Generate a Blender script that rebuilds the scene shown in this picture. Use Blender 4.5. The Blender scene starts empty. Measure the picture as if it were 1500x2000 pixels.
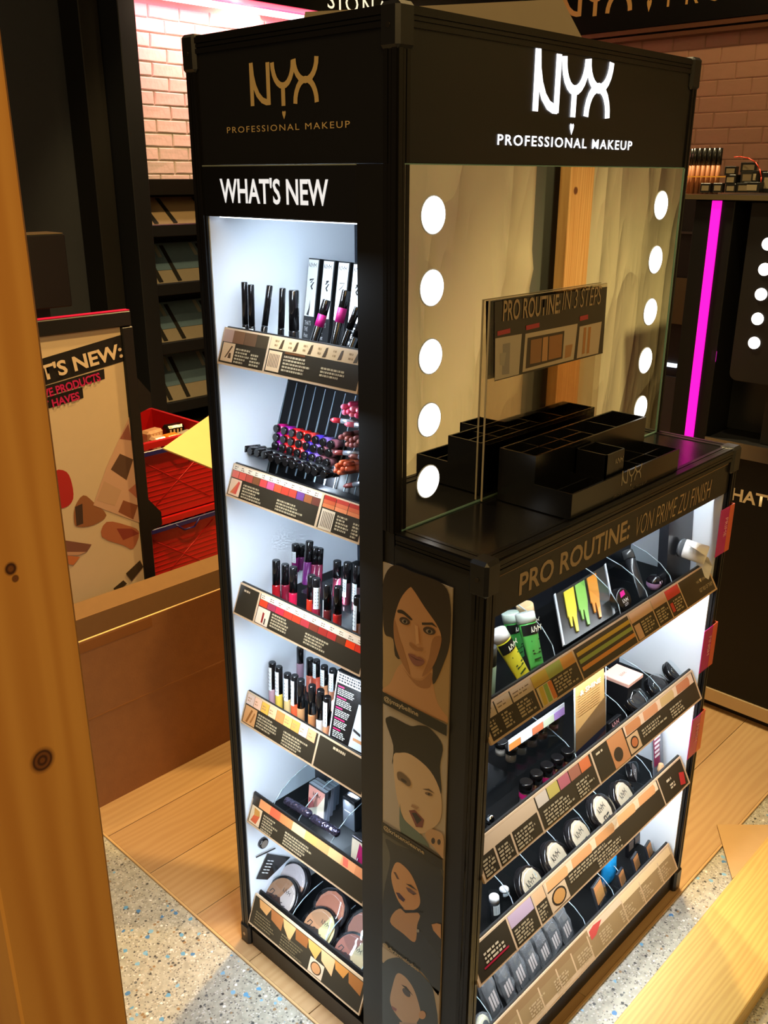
import bpy, math, random
from mathutils import Vector, Matrix
random.seed(7)
S = bpy.context.scene
COL = S.collection
PI = math.pi

# ------------------------------------------------------------------ camera, world, lights, exposure
CAM = Vector((-0.9206, -0.8544, 1.58)); YAW, PIT, ROL, FPX = -0.80998, -0.35259, 0.00174, 1783.9
_cp, _sp = math.cos(PIT), math.sin(PIT)
FW = Vector((_cp*math.sin(-YAW), _cp*math.cos(YAW), _sp))
_r = Vector((math.cos(YAW), math.sin(YAW), 0)); _u = _r.cross(FW)
RT = _r*math.cos(ROL) + _u*math.sin(ROL); UP = RT.cross(FW)
cd = bpy.data.cameras.new('camera'); cam = bpy.data.objects.new('camera', cd); COL.objects.link(cam)
cd.sensor_fit = 'VERTICAL'; cd.sensor_height = 36; cd.lens = FPX*36/2000; cd.clip_start = .02
m = Matrix((RT, UP, -FW)).transposed().to_4x4(); m.translation = CAM; cam.matrix_world = m
S.camera = cam

W_ = bpy.data.worlds.new('world'); S.world = W_; W_.use_nodes = True
W_.node_tree.nodes['Background'].inputs[0].default_value = (1, .72, .45, 1)
W_.node_tree.nodes['Background'].inputs[1].default_value = .075
S.view_settings.view_transform = 'Standard'; S.view_settings.look = 'None'
S.cycles.transparent_max_bounces = 32; S.cycles.max_bounces = 10
S.view_settings.exposure = 0.0; S.view_settings.gamma = 1.0

WARM = (1, .66, .25); WARM2 = (1, .74, .36)
def spot(name, loc, to, power, angle=60, blend=.6, col=WARM, size=.05):
    l = bpy.data.lights.new(name, 'SPOT'); l.energy = power; l.color = col; l.spot_size = math.radians(angle); l.spot_blend = blend
    l.shadow_soft_size = size
    o = bpy.data.objects.new(name, l); COL.objects.link(o); o.location = loc
    o.rotation_euler = (Vector(to)-Vector(loc)).to_track_quat('-Z', 'Y').to_euler(); return o
def area(name, loc, to, power, sx, sy, col=WARM):
    l = bpy.data.lights.new(name, 'AREA'); l.energy = power; l.color = col; l.shape = 'RECTANGLE'; l.size = sx; l.size_y = sy
    o = bpy.data.objects.new(name, l); COL.objects.link(o); o.location = loc
    o.rotation_euler = (Vector(to)-Vector(loc)).to_track_quat('-Z', 'Y').to_euler(); return o
# ceiling lamps of the shop and of the hall behind the hoarding, one fill added
spot('ceiling_or_fill_spot', (1.9, 1.0, 3.0), (-.25, .75, 0), 340, 62)
spot('ceiling_or_fill_spot', (.35, .55, 3.1), (.35, 1.5, .5), 190, 75)
spot('ceiling_or_fill_spot', (1.35, .9, 3.0), (1.35, -.25, 0), 250, 56, col=(1, .80, .42))
spot('ceiling_or_fill_spot', (.85, -.08, 3.05), (1.2, -.56, .8), 100, 70, col=(1, .80, .42))
spot('ceiling_or_fill_spot', (1.0, 1.5, 2.95), (1.7, 2.95, .9), 75, 42)
spot('ceiling_or_fill_spot', (-.75, 1.55, 3.0), (-.3, .60, 0), 85, 44, col=WARM2)  # fill added to brighten the left floor, no lamp of the shop
spot('ceiling_or_fill_spot', (1.5, 1.7, 2.9), (2.0, 3.0, 1.8), 14, 60)
spot('ceiling_or_fill_spot', (2.0, .6, 2.9), (3.0, 1.1, 1.7), 30, 80)
area('hall_ceiling_light', (-1.7, -1.5, 3.0), (0, 0, .9), 36, 1.6, 1.6)

# ------------------------------------------------------------------ helpers
def at(px, py, **k):
    """the point of the place that the photo shows at a pixel, on a plane x=, y= or z="""
    d = FW + RT*((px-750)/FPX) - UP*((py-1000)/FPX)
    (a, v), = k.items(); i = 'xyz'.index(a)
    return CAM + d*((v-CAM[i])/d[i])
def lin(c):
    return tuple((x/12.92 if x <= .04045 else ((x+.055)/1.055)**2.4) for x in [v/255 for v in c])
MATS = {}
def mat(name, rgb, rough=.5, metal=0, spec=.5, noise=0, nscale=30, bump=0, bscale=200, emit=0, coat=0):
    if name in MATS: return MATS[name]
    M = bpy.data.materials.new(name); M.use_nodes = True; nt = M.node_tree; b = nt.nodes['Principled BSDF']
    c = lin(rgb)+(1,)
    b.inputs['Base Color'].default_value = c; b.inputs['Roughness'].default_value = rough; b.inputs['Metallic'].default_value = metal
    b.inputs['Specular IOR Level'].default_value = spec; b.inputs['Coat Weight'].default_value = coat
    if emit: b.inputs['Emission Color'].default_value = c; b.inputs['Emission Strength'].default_value = emit
    if noise or bump:
        tc = nt.nodes.new('ShaderNodeTexCoord'); n = nt.nodes.new('ShaderNodeTexNoise'); n.inputs['Scale'].default_value = nscale; n.inputs['Detail'].default_value = 5
        nt.links.new(tc.outputs['Object'], n.inputs['Vector'])
        if noise:
            r = nt.nodes.new('ShaderNodeMapRange'); r.inputs[3].default_value = 1-noise; r.inputs[4].default_value = 1+noise
            mx = nt.nodes.new('ShaderNodeMix'); mx.data_type = 'RGBA'; mx.blend_type = 'MULTIPLY'; mx.inputs[0].default_value = 1
            mx.inputs[6].default_value = c
            nt.links.new(n.outputs['Fac'], r.inputs[0]); nt.links.new(r.outputs[0], mx.inputs[7]); nt.links.new(mx.outputs[2], b.inputs['Base Color'])
        if bump:
            n2 = nt.nodes.new('ShaderNodeTexNoise'); n2.inputs['Scale'].default_value = bscale; n2.inputs['Detail'].default_value = 3
            nt.links.new(tc.outputs['Object'], n2.inputs['Vector'])
            bp = nt.nodes.new('ShaderNodeBump'); bp.inputs['Strength'].default_value = bump; bp.inputs['Distance'].default_value = .004
            nt.links.new(n2.outputs['Fac'], bp.inputs['Height']); nt.links.new(bp.outputs[0], b.inputs['Normal'])
    MATS[name] = M; return M
def pm(rgb, rough=.45):
    """printed ink or plain plastic of one colour"""
    return mat('print_%d_%d_%d_%d' % (*rgb, int(rough*100)), rgb, rough)
def clear(name, tint=(255, 255, 255), ior=1.45, rough=.05, gloss=1.0, opac=0.0):
    if name in MATS: return MATS[name]
    M = bpy.data.materials.new(name); M.use_nodes = True; nt = M.node_tree; nt.nodes.clear()
    o = nt.nodes.new('ShaderNodeOutputMaterial'); t = nt.nodes.new('ShaderNodeBsdfTransparent'); t.inputs[0].default_value = lin(tint)+(1,)
    g = nt.nodes.new('ShaderNodeBsdfGlossy'); g.inputs['Roughness'].default_value = rough; g.inputs[0].default_value = (gloss, gloss, gloss, 1)
    lw = nt.nodes.new('ShaderNodeLayerWeight'); lw.inputs[0].default_value = .5; pw = nt.nodes.new('ShaderNodeMath'); pw.operation = 'POWER'; pw.inputs[1].default_value = 5; nt.links.new(lw.outputs['Facing'], pw.inputs[0])
    f = nt.nodes.new('ShaderNodeMath'); f.operation = 'MULTIPLY_ADD'; f.inputs[1].default_value = .9; f.inputs[2].default_value = ((ior-1)/(ior+1))**2; nt.links.new(pw.outputs[0], f.inputs[0])
    mx = nt.nodes.new('ShaderNodeMixShader')
    if opac:
        d = nt.nodes.new('ShaderNodeBsdfDiffuse'); d.inputs[0].default_value = (.8, .85, .9, 1); m2 = nt.nodes.new('ShaderNodeMixShader'); m2.inputs[0].default_value = opac
        nt.links.new(t.outputs[0], m2.inputs[1]); nt.links.new(d.outputs[0], m2.inputs[2]); base = m2
    else: base = t
    nt.links.new(f.outputs[0], mx.inputs[0]); nt.links.new(base.outputs[0], mx.inputs[1]); nt.links.new(g.outputs[0], mx.inputs[2]); nt.links.new(mx.outputs[0], o.inputs[0])
    MATS[name] = M; return M

class MB:
    def __init__(s): s.v = []; s.f = []; s.mi = []; s.mats = []; s.cur = 0; s.sm = []
    def m(s, M):
        if M not in s.mats: s.mats.append(M)
        s.cur = s.mats.index(M); return s
    def face(s, pts, smooth=False):
        n = len(s.v); s.v += [Vector(p) for p in pts]; s.f.append(tuple(range(n, n+len(pts)))); s.mi.append(s.cur); s.sm.append(smooth); return s
    def raw(s, vs, fs, smooth=False):
        n = len(s.v); s.v += [Vector(p) for p in vs]
        for f in fs: s.f.append(tuple(i+n for i in f)); s.mi.append(s.cur); s.sm.append(smooth)
        return s
    def box(s, a, b, bev=0):
        x0, y0, z0 = (min(a[i], b[i]) for i in range(3)); x1, y1, z1 = (max(a[i], b[i]) for i in range(3))
        if bev:
            e = bev; vs = []; 
            for (z, k) in ((z0, e), (z0+e, 0), (z1-e, 0), (z1, e)):
                vs += [(x0+k+(e if not k else 0), y0+k, z), (x1-k-(e if not k else 0), y0+k, z), (x1-k, y0+k+(e if not k else 0), z), (x1-k, y1-k-(e if not k else 0), z),
                       (x1-k-(e if not k else 0), y1-k, z), (x0+k+(e if not k else 0), y1-k, z), (x0+k, y1-k-(e if not k else 0), z), (x0+k, y0+k+(e if not k else 0), z)]
            fs = [tuple(range(7, -1, -1)), tuple(range(24, 32))]
            for j in range(3):
                for i in range(8): fs.append((j*8+i, j*8+(i+1) % 8, (j+1)*8+(i+1) % 8, (j+1)*8+i))
            return s.raw(vs, fs)
        return s.raw([(x0,y0,z0),(x1,y0,z0),(x1,y1,z0),(x0,y1,z0),(x0,y0,z1),(x1,y0,z1),(x1,y1,z1),(x0,y1,z1)],
                     [(3,2,1,0),(4,5,6,7),(0,1,5,4),(1,2,6,5),(2,3,7,6),(3,0,4,7)])
    def hexa(s, lo, hi):
        """solid between two quads"""
        return s.raw(list(lo)+list(hi), [(3,2,1,0),(4,5,6,7),(0,1,5,4),(1,2,6,5),(2,3,7,6),(3,0,4,7)])
    def slab(s, pts, n, t):
        """polygon pts extruded by t along n"""
        k = len(pts); n = Vector(n)*t; a = [Vector(p) for p in pts]; b = [p+n for p in a]
        s.raw(a+b, [tuple(range(k-1, -1, -1)), tuple(range(k, 2*k))]+[(i, (i+1) % k, (i+1) % k+k, i+k) for i in range(k)]); return s
    def lathe(s, prof, o=(0,0,0), ax=(0,0,1), n=20, sx=1, sy=1, caps=True, smooth=True):
        ax = Vector(ax).normalized(); o = Vector(o)
        t = Vector((1,0,0)) if abs(ax.x) < .9 else Vector((0,1,0)); e2 = ax.cross(t).normalized(); e1 = e2.cross(ax)
        vs = []
        for (r, h) in prof:
            for i in range(n):
                a = 2*PI*i/n; vs.append(o+ax*h+e1*(r*math.cos(a)*sx)+e2*(r*math.sin(a)*sy))
        fs = [(j*n+i, j*n+(i+1) % n, (j+1)*n+(i+1) % n, (j+1)*n+i) for j in range(len(prof)-1) for i in range(n)]
        s.raw(vs, fs, smooth)
        if caps:
            k = len(s.v)-len(vs)
            s.f.append(tuple(range(k+n-1, k-1, -1))); s.mi.append(s.cur); s.sm.append(False)
            k2 = k+(len(prof)-1)*n; s.f.append(tuple(range(k2, k2+n))); s.mi.append(s.cur); s.sm.append(False)
        return s
    def rod(s, a, b, r, n=8, r2=None):
        a = Vector(a); b = Vector(b); return s.lathe([(r, 0), (r if r2 is None else r2, (b-a).length)], a, b-a, n)
    def path(s, pts, r, n=6):
        for a, b in zip(pts[:-1], pts[1:]): s.rod(a, b, r, n)
        return s
    def ribbon(s, pl, w, o, u, v, n=(0,0,0), lift=0):
        """flat stroke of width w along 2-D points, laid in the plane o+x*u+y*v"""
        o = Vector(o); u = Vector(u); v = Vector(v); L = []; Rr = []
        for i, p in enumerate(pl):
            a = pl[max(i-1, 0)]; b = pl[min(i+1, len(pl)-1)]
            dx, dy = b[0]-a[0], b[1]-a[1]; d = math.hypot(dx, dy) or 1
            ww = w if not callable(w) else w(i/(len(pl)-1))
            L.append((p[0]-dy/d*ww/2, p[1]+dx/d*ww/2)); Rr.append((p[0]+dy/d*ww/2, p[1]-dx/d*ww/2))
        P = lambda q: o+u*q[0]+v*q[1]
        for i in range(len(pl)-1): s.face([P(Rr[i]), P(Rr[i+1]), P(L[i+1]), P(L[i])])
        return s
    def build(s, name, parent=None, org=(0,0,0), M=None):
        if M is not None and not s.mats: s.mats = [M]
        org = Vector(org); me = bpy.data.meshes.new(name)
        me.from_pydata([tuple(p-org) for p in s.v], [], s.f)
        for M_ in s.mats: me.materials.append(M_)
        me.polygons.foreach_set('material_index', s.mi); me.polygons.foreach_set('use_smooth', s.sm); me.update()
        o = bpy.data.objects.new(name, me); COL.objects.link(o)
        if parent is None: o.location = org
        else: o.parent = parent
        return o
def B(M): return MB().m(M)
def thing(name, loc, label, cat, group=None, rz=0):
    o = bpy.data.objects.new(name, None); COL.objects.link(o); o.location = loc; o.rotation_euler = (0, 0, rz); o.empty_display_size = .05
    return tag(o, label, cat, group)
def tag(o, label, cat, group=None, kind=None):
    o['label'] = label; o['category'] = cat
    if group: o['group'] = group
    if kind: o['kind'] = kind
    return o
def struct(o, kind='structure'):
    o['kind'] = kind; return o
def dup(src, loc, rot, label, parent=None):
    r = src.copy(); COL.objects.link(r); r.location = loc; r.rotation_euler = rot; r['label'] = label
    for ch in src.children:
        c = ch.copy(); COL.objects.link(c); c.parent = r
        for g in ch.children:
            d = g.copy(); COL.objects.link(d); d.parent = c
    return r
def text(s_, o, u, v, w, h, M, name, parent=None, org=(0,0,0), bold=0, shear=0, depth=0, space=1):
    """lettering fitted to a w x h field whose lower left corner is o"""
    c = bpy.data.curves.new(name, 'FONT'); c.body = s_; c.offset = bold; c.shear = shear; c.space_character = space; c.resolution_u = 3; c.fill_mode = 'FRONT'
    t = bpy.data.objects.new(name, c); COL.objects.link(t); me = bpy.data.meshes.new_from_object(t); COL.objects.unlink(t); bpy.data.objects.remove(t); bpy.data.curves.remove(c)
    xs = [p.co.x for p in me.vertices]; ys = [p.co.y for p in me.vertices]
    x0, x1, y0, y1 = min(xs), max(xs), min(ys), max(ys); o = Vector(o); u = Vector(u).normalized(); v = Vector(v).normalized(); n = u.cross(v); org = Vector(org)
    base = [o+u*((p.co.x-x0)/(x1-x0)*w)+v*((p.co.y-y0)/(y1-y0)*h)-org for p in me.vertices]
    for p, q in zip(me.vertices, base): p.co = q
    me.materials.clear(); me.materials.append(M)
    ob = bpy.data.objects.new(name, me); COL.objects.link(ob); me.name = name
    if parent: ob.parent = parent
    else: ob.location = org
    return ob
def arc(cx, cy, rx, ry, a0, a1, n=12):
    return [(cx+rx*math.cos(math.radians(a0+(a1-a0)*i/n)), cy+ry*math.sin(math.radians(a0+(a1-a0)*i/n))) for i in range(n+1)]
def nyx(mb, o, u, v, w, heart=True, st=.17):
    """the three curved capitals; 2.7 wide and 1 high before scaling to width w"""
    k = w/2.7; u = Vector(u).normalized()*k; v = Vector(v).normalized()*k
    nn_ = u.cross(v).normalized(); kk = [0]
    def R(pl, ww=st): kk[0] += 1; mb.ribbon(pl, ww, Vector(o)+nn_*(kk[0]*w*.0004), u, v)
    R([(.085, 0), (.085, 1.03)]); R([(.085, 1.03), (.12, .72), (.2, .47), (.33, .26), (.5, .12), (.66, .07), (.80, .07)]); R([(.76, .0), (.76, 1.0)])
    R(arc(1.34, .98, .40, .56, 180, 360)); R([(1.34, .46), (1.34, -.05)])
    R(arc(2.2, 1.0, .42, .50, 180, 360)); R(arc(2.2, -.02, .40, .54, 180, 0))
    if heart:
        o = Vector(o); c = (1.34, -.24)
        pts = [(0, -.17), (.07, -.02), (.085, .06), (.05, .105), (0, .07), (-.05, .105), (-.085, .06), (-.07, -.02)]
        mb.face([o+u*(c[0]+p[0]*.85)+v*(c[1]+p[1]*.75) for p in pts])
    return mb
def smooth_loop(q, n=4):
    """closed Catmull-Rom curve through the points"""
    out = []
    for i in range(len(q)):
        a, b, c, d = q[i-1], q[i], q[(i+1) % len(q)], q[(i+2) % len(q)]
        for k in range(n):
            t = k/n; out.append(.5*((2*b)+(c-a)*t+(2*a-5*b+4*c-d)*t*t+(3*b-a-3*c+d)*t*t*t))
    return out
X, Y, Z = Vector((1,0,0)), Vector((0,1,0)), Vector((0,0,1))
# ------------------------------------------------------------------ special materials
def nodes(name):
    M = bpy.data.materials.new(name); M.use_nodes = True; nt = M.node_tree; MATS[name] = M
    def N(t, **k):
        n = nt.nodes.new('ShaderNode'+t)
        for a, b in k.items():
            if a.startswith('i'): n.inputs[int(a[1:])].default_value = b
            else: setattr(n, a, b)
        return n
    L = nt.links.new
    return M, nt.nodes['Principled BSDF'], N, L
def ramp(N, stops):
    r = N('ValToRGB'); e = r.color_ramp.elements
    while len(e) < len(stops): e.new(.5)
    for el, (p, c) in zip(e, stops): el.position = p; el.color = lin(c)+(1,)
    return r
def wood(name, c0, c1, scale=(1, 1, 1), bands=9, rough=.55, axis='X', knots=()):
    M, b, N, L = nodes(name); tc = N('TexCoord'); mp = N('Mapping'); mp.inputs['Scale'].default_value = scale
    L(tc.outputs['Object'], mp.inputs[0])
    nz = N('TexNoise'); nz.inputs['Scale'].default_value = 2.2; nz.inputs['Detail'].default_value = 4; L(mp.outputs[0], nz.inputs[0])
    wv = N('TexWave'); wv.bands_direction = axis; wv.inputs['Scale'].default_value = bands; wv.inputs['Distortion'].default_value = 9; wv.inputs['Detail'].default_value = 3; wv.inputs['Detail Scale'].default_value = 1.2
    L(mp.outputs[0], wv.inputs[0])
    mxf = N('Math', operation='MULTIPLY_ADD'); mxf.inputs[1].default_value = .45; L(wv.outputs['Fac'], mxf.inputs[0])
    h = N('Math', operation='MULTIPLY'); h.inputs[1].default_value = .55; L(nz.outputs['Fac'], h.inputs[0]); L(h.outputs[0], mxf.inputs[2])
    r = ramp(N, [(.2, c1), (.75, c0)]); L(mxf.outputs[0], r.inputs[0]); col = r.outputs[0]
    for (kx, ky, kz, kr, flat) in knots:      # dark knots of the board itself
        sb = N('VectorMath', operation='SUBTRACT'); sb.inputs[1].default_value = (kx, ky, kz); L(tc.outputs['Object'], sb.inputs[0])
        sc = N('VectorMath', operation='MULTIPLY'); sc.inputs[1].default_value = flat; L(sb.outputs[0], sc.inputs[0])
        ln = N('VectorMath', operation='LENGTH'); L(sc.outputs[0], ln.inputs[0])
        mr = N('MapRange', i1=kr*.75, i2=kr*1.15, i3=1.0, i4=0.0); L(ln.outputs['Value'], mr.inputs[0])
        sn = N('Math', operation='SINE'); ml = N('Math', operation='MULTIPLY'); ml.inputs[1].default_value = 2200; L(ln.outputs['Value'], ml.inputs[0]); L(ml.outputs[0], sn.inputs[0])
        kc = ramp(N, [(0, (72, 36, 12)), (1, (132, 78, 34))]); mr2 = N('MapRange', i1=-1, i2=1); L(sn.outputs[0], mr2.inputs[0]); L(mr2.outputs[0], kc.inputs[0])
        mm = N('Mix', data_type='RGBA'); L(mr.outputs[0], mm.inputs[0]); L(col, mm.inputs[6]); L(kc.outputs[0], mm.inputs[7]); col = mm.outputs[2]
    L(col, b.inputs['Base Color']); b.inputs['Roughness'].default_value = rough
    bp = N('Bump'); bp.inputs['Strength'].default_value = .06; bp.inputs['Distance'].default_value = .001; L(mxf.outputs[0], bp.inputs['Height']); L(bp.outputs[0], b.inputs['Normal'])
    return M
def terrazzo():
    M, b, N, L = nodes('terrazzo'); tc = N('TexCoord'); col = None
    base = ramp(N, [(.3, (150, 146, 132)), (.7, (180, 176, 162))]); nz = N('TexNoise'); nz.inputs['Scale'].default_value = 60; nz.inputs['Detail'].default_value = 6
    L(tc.outputs['Object'], nz.inputs[0]); L(nz.outputs['Fac'], base.inputs[0]); col = base.outputs[0]
    def chips(scale, keep, size, stops, col):
        v = N('TexVoronoi'); v.inputs['Scale'].default_value = scale; v.inputs['Randomness'].default_value = 1
        d = N('TexNoise'); d.inputs['Scale'].default_value = scale*1.5; L(tc.outputs['Object'], d.inputs[0])
        ad = N('VectorMath', operation='MULTIPLY_ADD'); ad.inputs[1].default_value = (.5/scale,)*3; L(d.outputs['Color'], ad.inputs[0]); L(tc.outputs['Object'], ad.inputs[2]); L(ad.outputs[0], v.inputs[0])
        sx = N('SeparateColor'); L(v.outputs['Color'], sx.inputs[0])
        k = N('Math', operation='LESS_THAN'); k.inputs[1].default_value = keep; L(sx.outputs[0], k.inputs[0])
        z = N('Math', operation='LESS_THAN'); z.inputs[1].default_value = size; L(v.outputs['Distance'], z.inputs[0])
        a = N('Math', operation='MULTIPLY'); L(k.outputs[0], a.inputs[0]); L(z.outputs[0], a.inputs[1])
        r = ramp(N, stops); r.color_ramp.interpolation = 'CONSTANT'; L(sx.outputs[1], r.inputs[0])
        m_ = N('Mix', data_type='RGBA'); L(a.outputs[0], m_.inputs[0]); L(col, m_.inputs[6]); L(r.outputs[0], m_.inputs[7]); return m_.outputs[2]
    col = chips(230, .55, .48, [(0, (126, 122, 114)), (.3, (196, 192, 184)), (.6, (108, 104, 98)), (.72, (180, 170, 152))], col)
    col = chips(120, .15, .40, [(0, (62, 62, 60)), (.35, (140, 110, 72)), (.6, (90, 92, 92)), (.8, (226, 224, 220))], col)
    col = chips(72, .085, .40, [(0, (92, 150, 190)), (.5, (120, 168, 200)), (.8, (70, 120, 170))], col)
    L(col, b.inputs['Base Color']); b.inputs['Roughness'].default_value = .45
    return M
def crumple(name, rgb, scale=5, strength=1.0):
    M, b, N, L = nodes(name); b.inputs['Base Color'].default_value = lin(rgb)+(1,); b.inputs['Roughness'].default_value = .38
    tc = N('TexCoord'); mp = N('Mapping'); mp.inputs['Rotation'].default_value = (0, .7, 0); mp.inputs['Scale'].default_value = (2.2, 1, .55); L(tc.outputs['Object'], mp.inputs[0]); nz = N('TexNoise'); nz.inputs['Scale'].default_value = scale; nz.inputs['Detail'].default_value = 4; nz.inputs['Roughness'].default_value = .5
    try: nz.noise_type = 'RIDGED_MULTIFRACTAL'; nz.inputs['Offset'].default_value = .9; nz.normalize = True
    except Exception: pass
    L(mp.outputs[0], nz.inputs[0]); bp = N('Bump'); bp.inputs['Strength'].default_value = strength; bp.inputs['Distance'].default_value = .02; L(nz.outputs['Fac'], bp.inputs['Height']); L(bp.outputs[0], b.inputs['Normal'])
    return M
M_TERR = terrazzo()
M_PLANK = [wood('oak_plank_%d' % i, c0, c1, (.9, 7, 1), 2.2, .42, 'Y') for i, (c0, c1) in enumerate((((180, 146, 104), (170, 134, 92)), ((188, 155, 113), (178, 143, 102)), ((174, 139, 98), (165, 128, 88))))]
M_CARD = mat('cardboard', (152, 100, 52), .8, noise=.12, nscale=40, bump=.1)
M_CARDIN = mat('cardboard_inside', (138, 104, 66), .85, noise=.08, nscale=40)
M_CARDY = mat('pale_cardboard', (240, 204, 136), .7, noise=.04)
M_BLK = mat('black_laminate', (21, 20, 20), .42, noise=.1, bump=.02)
M_BLKG = mat('black_gloss', (20, 19, 20), .16, noise=.05, bump=.01)
M_BLKP = mat('black_extrusion', (38, 36, 35), .3, metal=.6, bump=.02)
M_NAVY = mat('navy_laminate', (24, 28, 36), .5, noise=.1)
M_DWALL = mat('dark_wall_paint', (50, 56, 66), .75, noise=.06, bump=.05)
M_WHITEP = mat('white_panel', (222, 228, 236), .35, bump=.01)
M_BRICK = mat('brick_paint_white', (222, 214, 206), .7, noise=.07, nscale=18, bump=.5, bscale=45)
M_BRICK2 = mat('brick_paint_pink', (176, 138, 122), .75, noise=.06, nscale=18, bump=.4, bscale=45)
M_MORT = mat('mortar', (212, 202, 194), .85, bump=.4); M_MORT2 = mat('mortar_pink', (164, 126, 110), .85, bump=.4)
M_GOLD = mat('gold_letter', (232, 200, 140), .4); M_SILV = mat('brushed_metal', (170, 164, 156), .28, metal=1, bump=.03)
M_MIRR = mat('mirror_silver', (236, 238, 236), .012, metal=1)
M_ACRY = clear('clear_acrylic', (244, 248, 250), 1.45, .04)
M_SMOKE = clear('tinted_acrylic', (238, 232, 224), 1.45, .03)
M_LED = mat('led_white', (236, 244, 255), .5, emit=6)
M_PINKLED = mat('led_pink', (255, 120, 150), .5, emit=5)
M_NEON = mat('neon_magenta', (255, 18, 205), .5, emit=1.0)
M_SHEET = crumple('crumpled_sheet', (204, 192, 150), 3.2, .7); M_SHEET2 = mat('stud_shadow_sheet', (96, 98, 84), .5, bump=.1, bscale=8)
M_WSHEET = crumple('white_sheet', (236, 232, 222), 6, .4)

# ------------------------------------------------------------------ floor
fl = B(M_TERR).box((-2.2, -1.6, -.06), (3.6, 3.3, -.002)).build('floor'); struct(fl)
rows = int((3.25+.18)/.19)+1; pk = 0
plank_mesh = {}
for j in range(rows):
    y0 = -.18+j*.19; y1 = min(y0+.188, 3.2); x = -.03; first = (.42, 1.05, .75, 1.2)[(j*3) % 4]
    while x < 3.3:
        x1 = min(x+(first if x < 0 else 1.25), 3.32); first = 1.25
        p = B(M_PLANK[(pk*7+j) % 3]).box((x, y0, -.0018), (x1-.0015, y1, .0022)).build('plank', fl); pk += 1; x = x1
tr = B(mat('floor_strip', (196, 160, 112), .4)).box((-.036, -.186, -.0018), (-.031, 3.2, .003)).box((-.031, -.186, -.0018), (3.3, -.181, .003)).build('edge_strip', fl)

# ------------------------------------------------------------------ back wall with white bricks, right wall with pink bricks
wb = B(M_DWALL).box((-2.2, 3.02, 0), (3.6, 3.12, 3.0)).build('wall_back'); struct(wb)
B(M_MORT).box((1.36, 3.012, 1.5), (3.05, 3.02, 2.36)).build('mortar_bed', wb)
def brick_mesh(L_, H_, T_, M, seed):
    rnd = random.Random(seed); j = lambda a: (rnd.random()-.5)*a
    mb = B(M); e = .004
    lo = [(j(.004), j(.003)), (L_+j(.004), j(.003)), (L_+j(.004), H_+j(.003)), (j(.004), H_+j(.003))]
    mid = [(p[0]+(e if p[0] < L_/2 else -e), p[1]+(e if p[1] < H_/2 else -e)) for p in lo]
    a = [(p[0], 0, p[1]) for p in lo]; b = [(p[0], -T_*.55, p[1]) for p in lo]; c = [(p[0], -T_+j(.004), p[1]) for p in mid]
    mb.raw(a+b+c, [(0,1,5,4),(1,2,6,5),(2,3,7,6),(3,0,4,7),(4,5,9,8),(5,6,10,9),(6,7,11,10),(7,4,8,11),(8,9,10,11)])
    return mb
protos = [brick_mesh(.160, .053, .009, M_BRICK, i).build('brick') for i in range(5)]
for r in range(13):
    for c in range(8):
        x = 1.36+c*.165+(r % 2)*.0825-.06
        if x < 1.34 or x > 2.62: continue
        o = bpy.data.objects.new('brick', random.choice(protos).data); COL.objects.link(o); o.parent = wb; o.location = (x, 3.012, 1.53+r*.0585)
for p in protos: bpy.data.objects.remove(p)
wr = B(M_DWALL).box((3.02, -1.6, 0), (3.12, 3.02, 3.0)).build('wall_right'); struct(wr)
B(M_MORT2).box((3.012, .2, .9), (3.02, 2.2, 2.14)).build('mortar_bed', wr)
protos = [brick_mesh(.139, .0578, .0035, M_BRICK2, i+9).build('brick') for i in range(4)]
for r in range(14):
    for c in range(10):
        y = 2.0-c*.143-(r % 2)*.0715
        o = bpy.data.objects.new('brick', random.choice(protos).data); COL.objects.link(o); o.parent = wr; o.location = (3.012, y, 1.28+r*.0612); o.rotation_euler = (0, 0, -PI/2)
for p in protos: bpy.data.objects.remove(p)
# black fascia boards with gold capitals
fa = B(M_BLKG).box((2.93, .0, 2.165), (3.01, 2.9, 2.75)).build('trim_1', None); struct(fa)
B(mat('copper_rail', (120, 82, 62), .4, metal=.5)).box((2.935, .0, 2.145), (3.01, 2.3, 2.163)).build('rail', fa)
B(MATS['copper_rail']).box((2.945, .0, 2.122), (3.01, 2.3, 2.138)).build('rail', fa)
def gold_sign(parent):
    P = lambda a, b: at(a, b, x=2.929)
    p0 = P(1092, 43); p1 = P(1236, 20); w = p0.y-p1.y
    mb = B(mat('gold_glow', (214, 176, 112), .35, metal=.2)); nyx(mb, (2.929, p0.y, p0.z+.012), -Y, Z, w, heart=False, st=.15)
    c = P(1268, 8)
    pts = [(0, -.17), (.07, -.02), (.085, .06), (.05, .105), (0, .07), (-.05, .105), (-.085, .06), (-.07, -.02)]
    mb.face([Vector((2.929, c.y-p[0]*.13, c.z+p[1]*.17)) for p in pts])
    mb.build('lettering', parent)
    a = P(1302, 14); b = P(1470, -2)
    text('PROFESSIONAL', (2.929, a.y, a.z), -Y, Z, 1.0, .085, mat('gold_glow', (214, 176, 112)), 'lettering', parent, space=1.5)
gold_sign(fa)
fb = B(M_BLKG).box((1.36, 2.8, 2.325), (2.9, 3.01, 2.75)).build('trim_2'); struct(fb)
q0 = at(640, 12, y=2.799); q1 = at(772, -3, y=2.799)
text('SIONAL', (q0.x, 2.799, q0.z-.008), X, Z, q1.x-q0.x+.02, .075, mat('lit_letter', (255, 236, 200), emit=1.2), 'lettering', fb, space=1.3)
B(mat('led_core', (255, 226, 232), emit=3.5)).rod((1.44, 2.9, 2.302), (2.85, 2.9, 2.302), .014, 10).build('led_tube', fb)
B(mat('led_pink_diffuser', (255, 70, 110), emit=.9)).box((1.44, 2.802, 2.322), (2.85, 2.99, 2.3248)).build('diffuser', fb)
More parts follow.
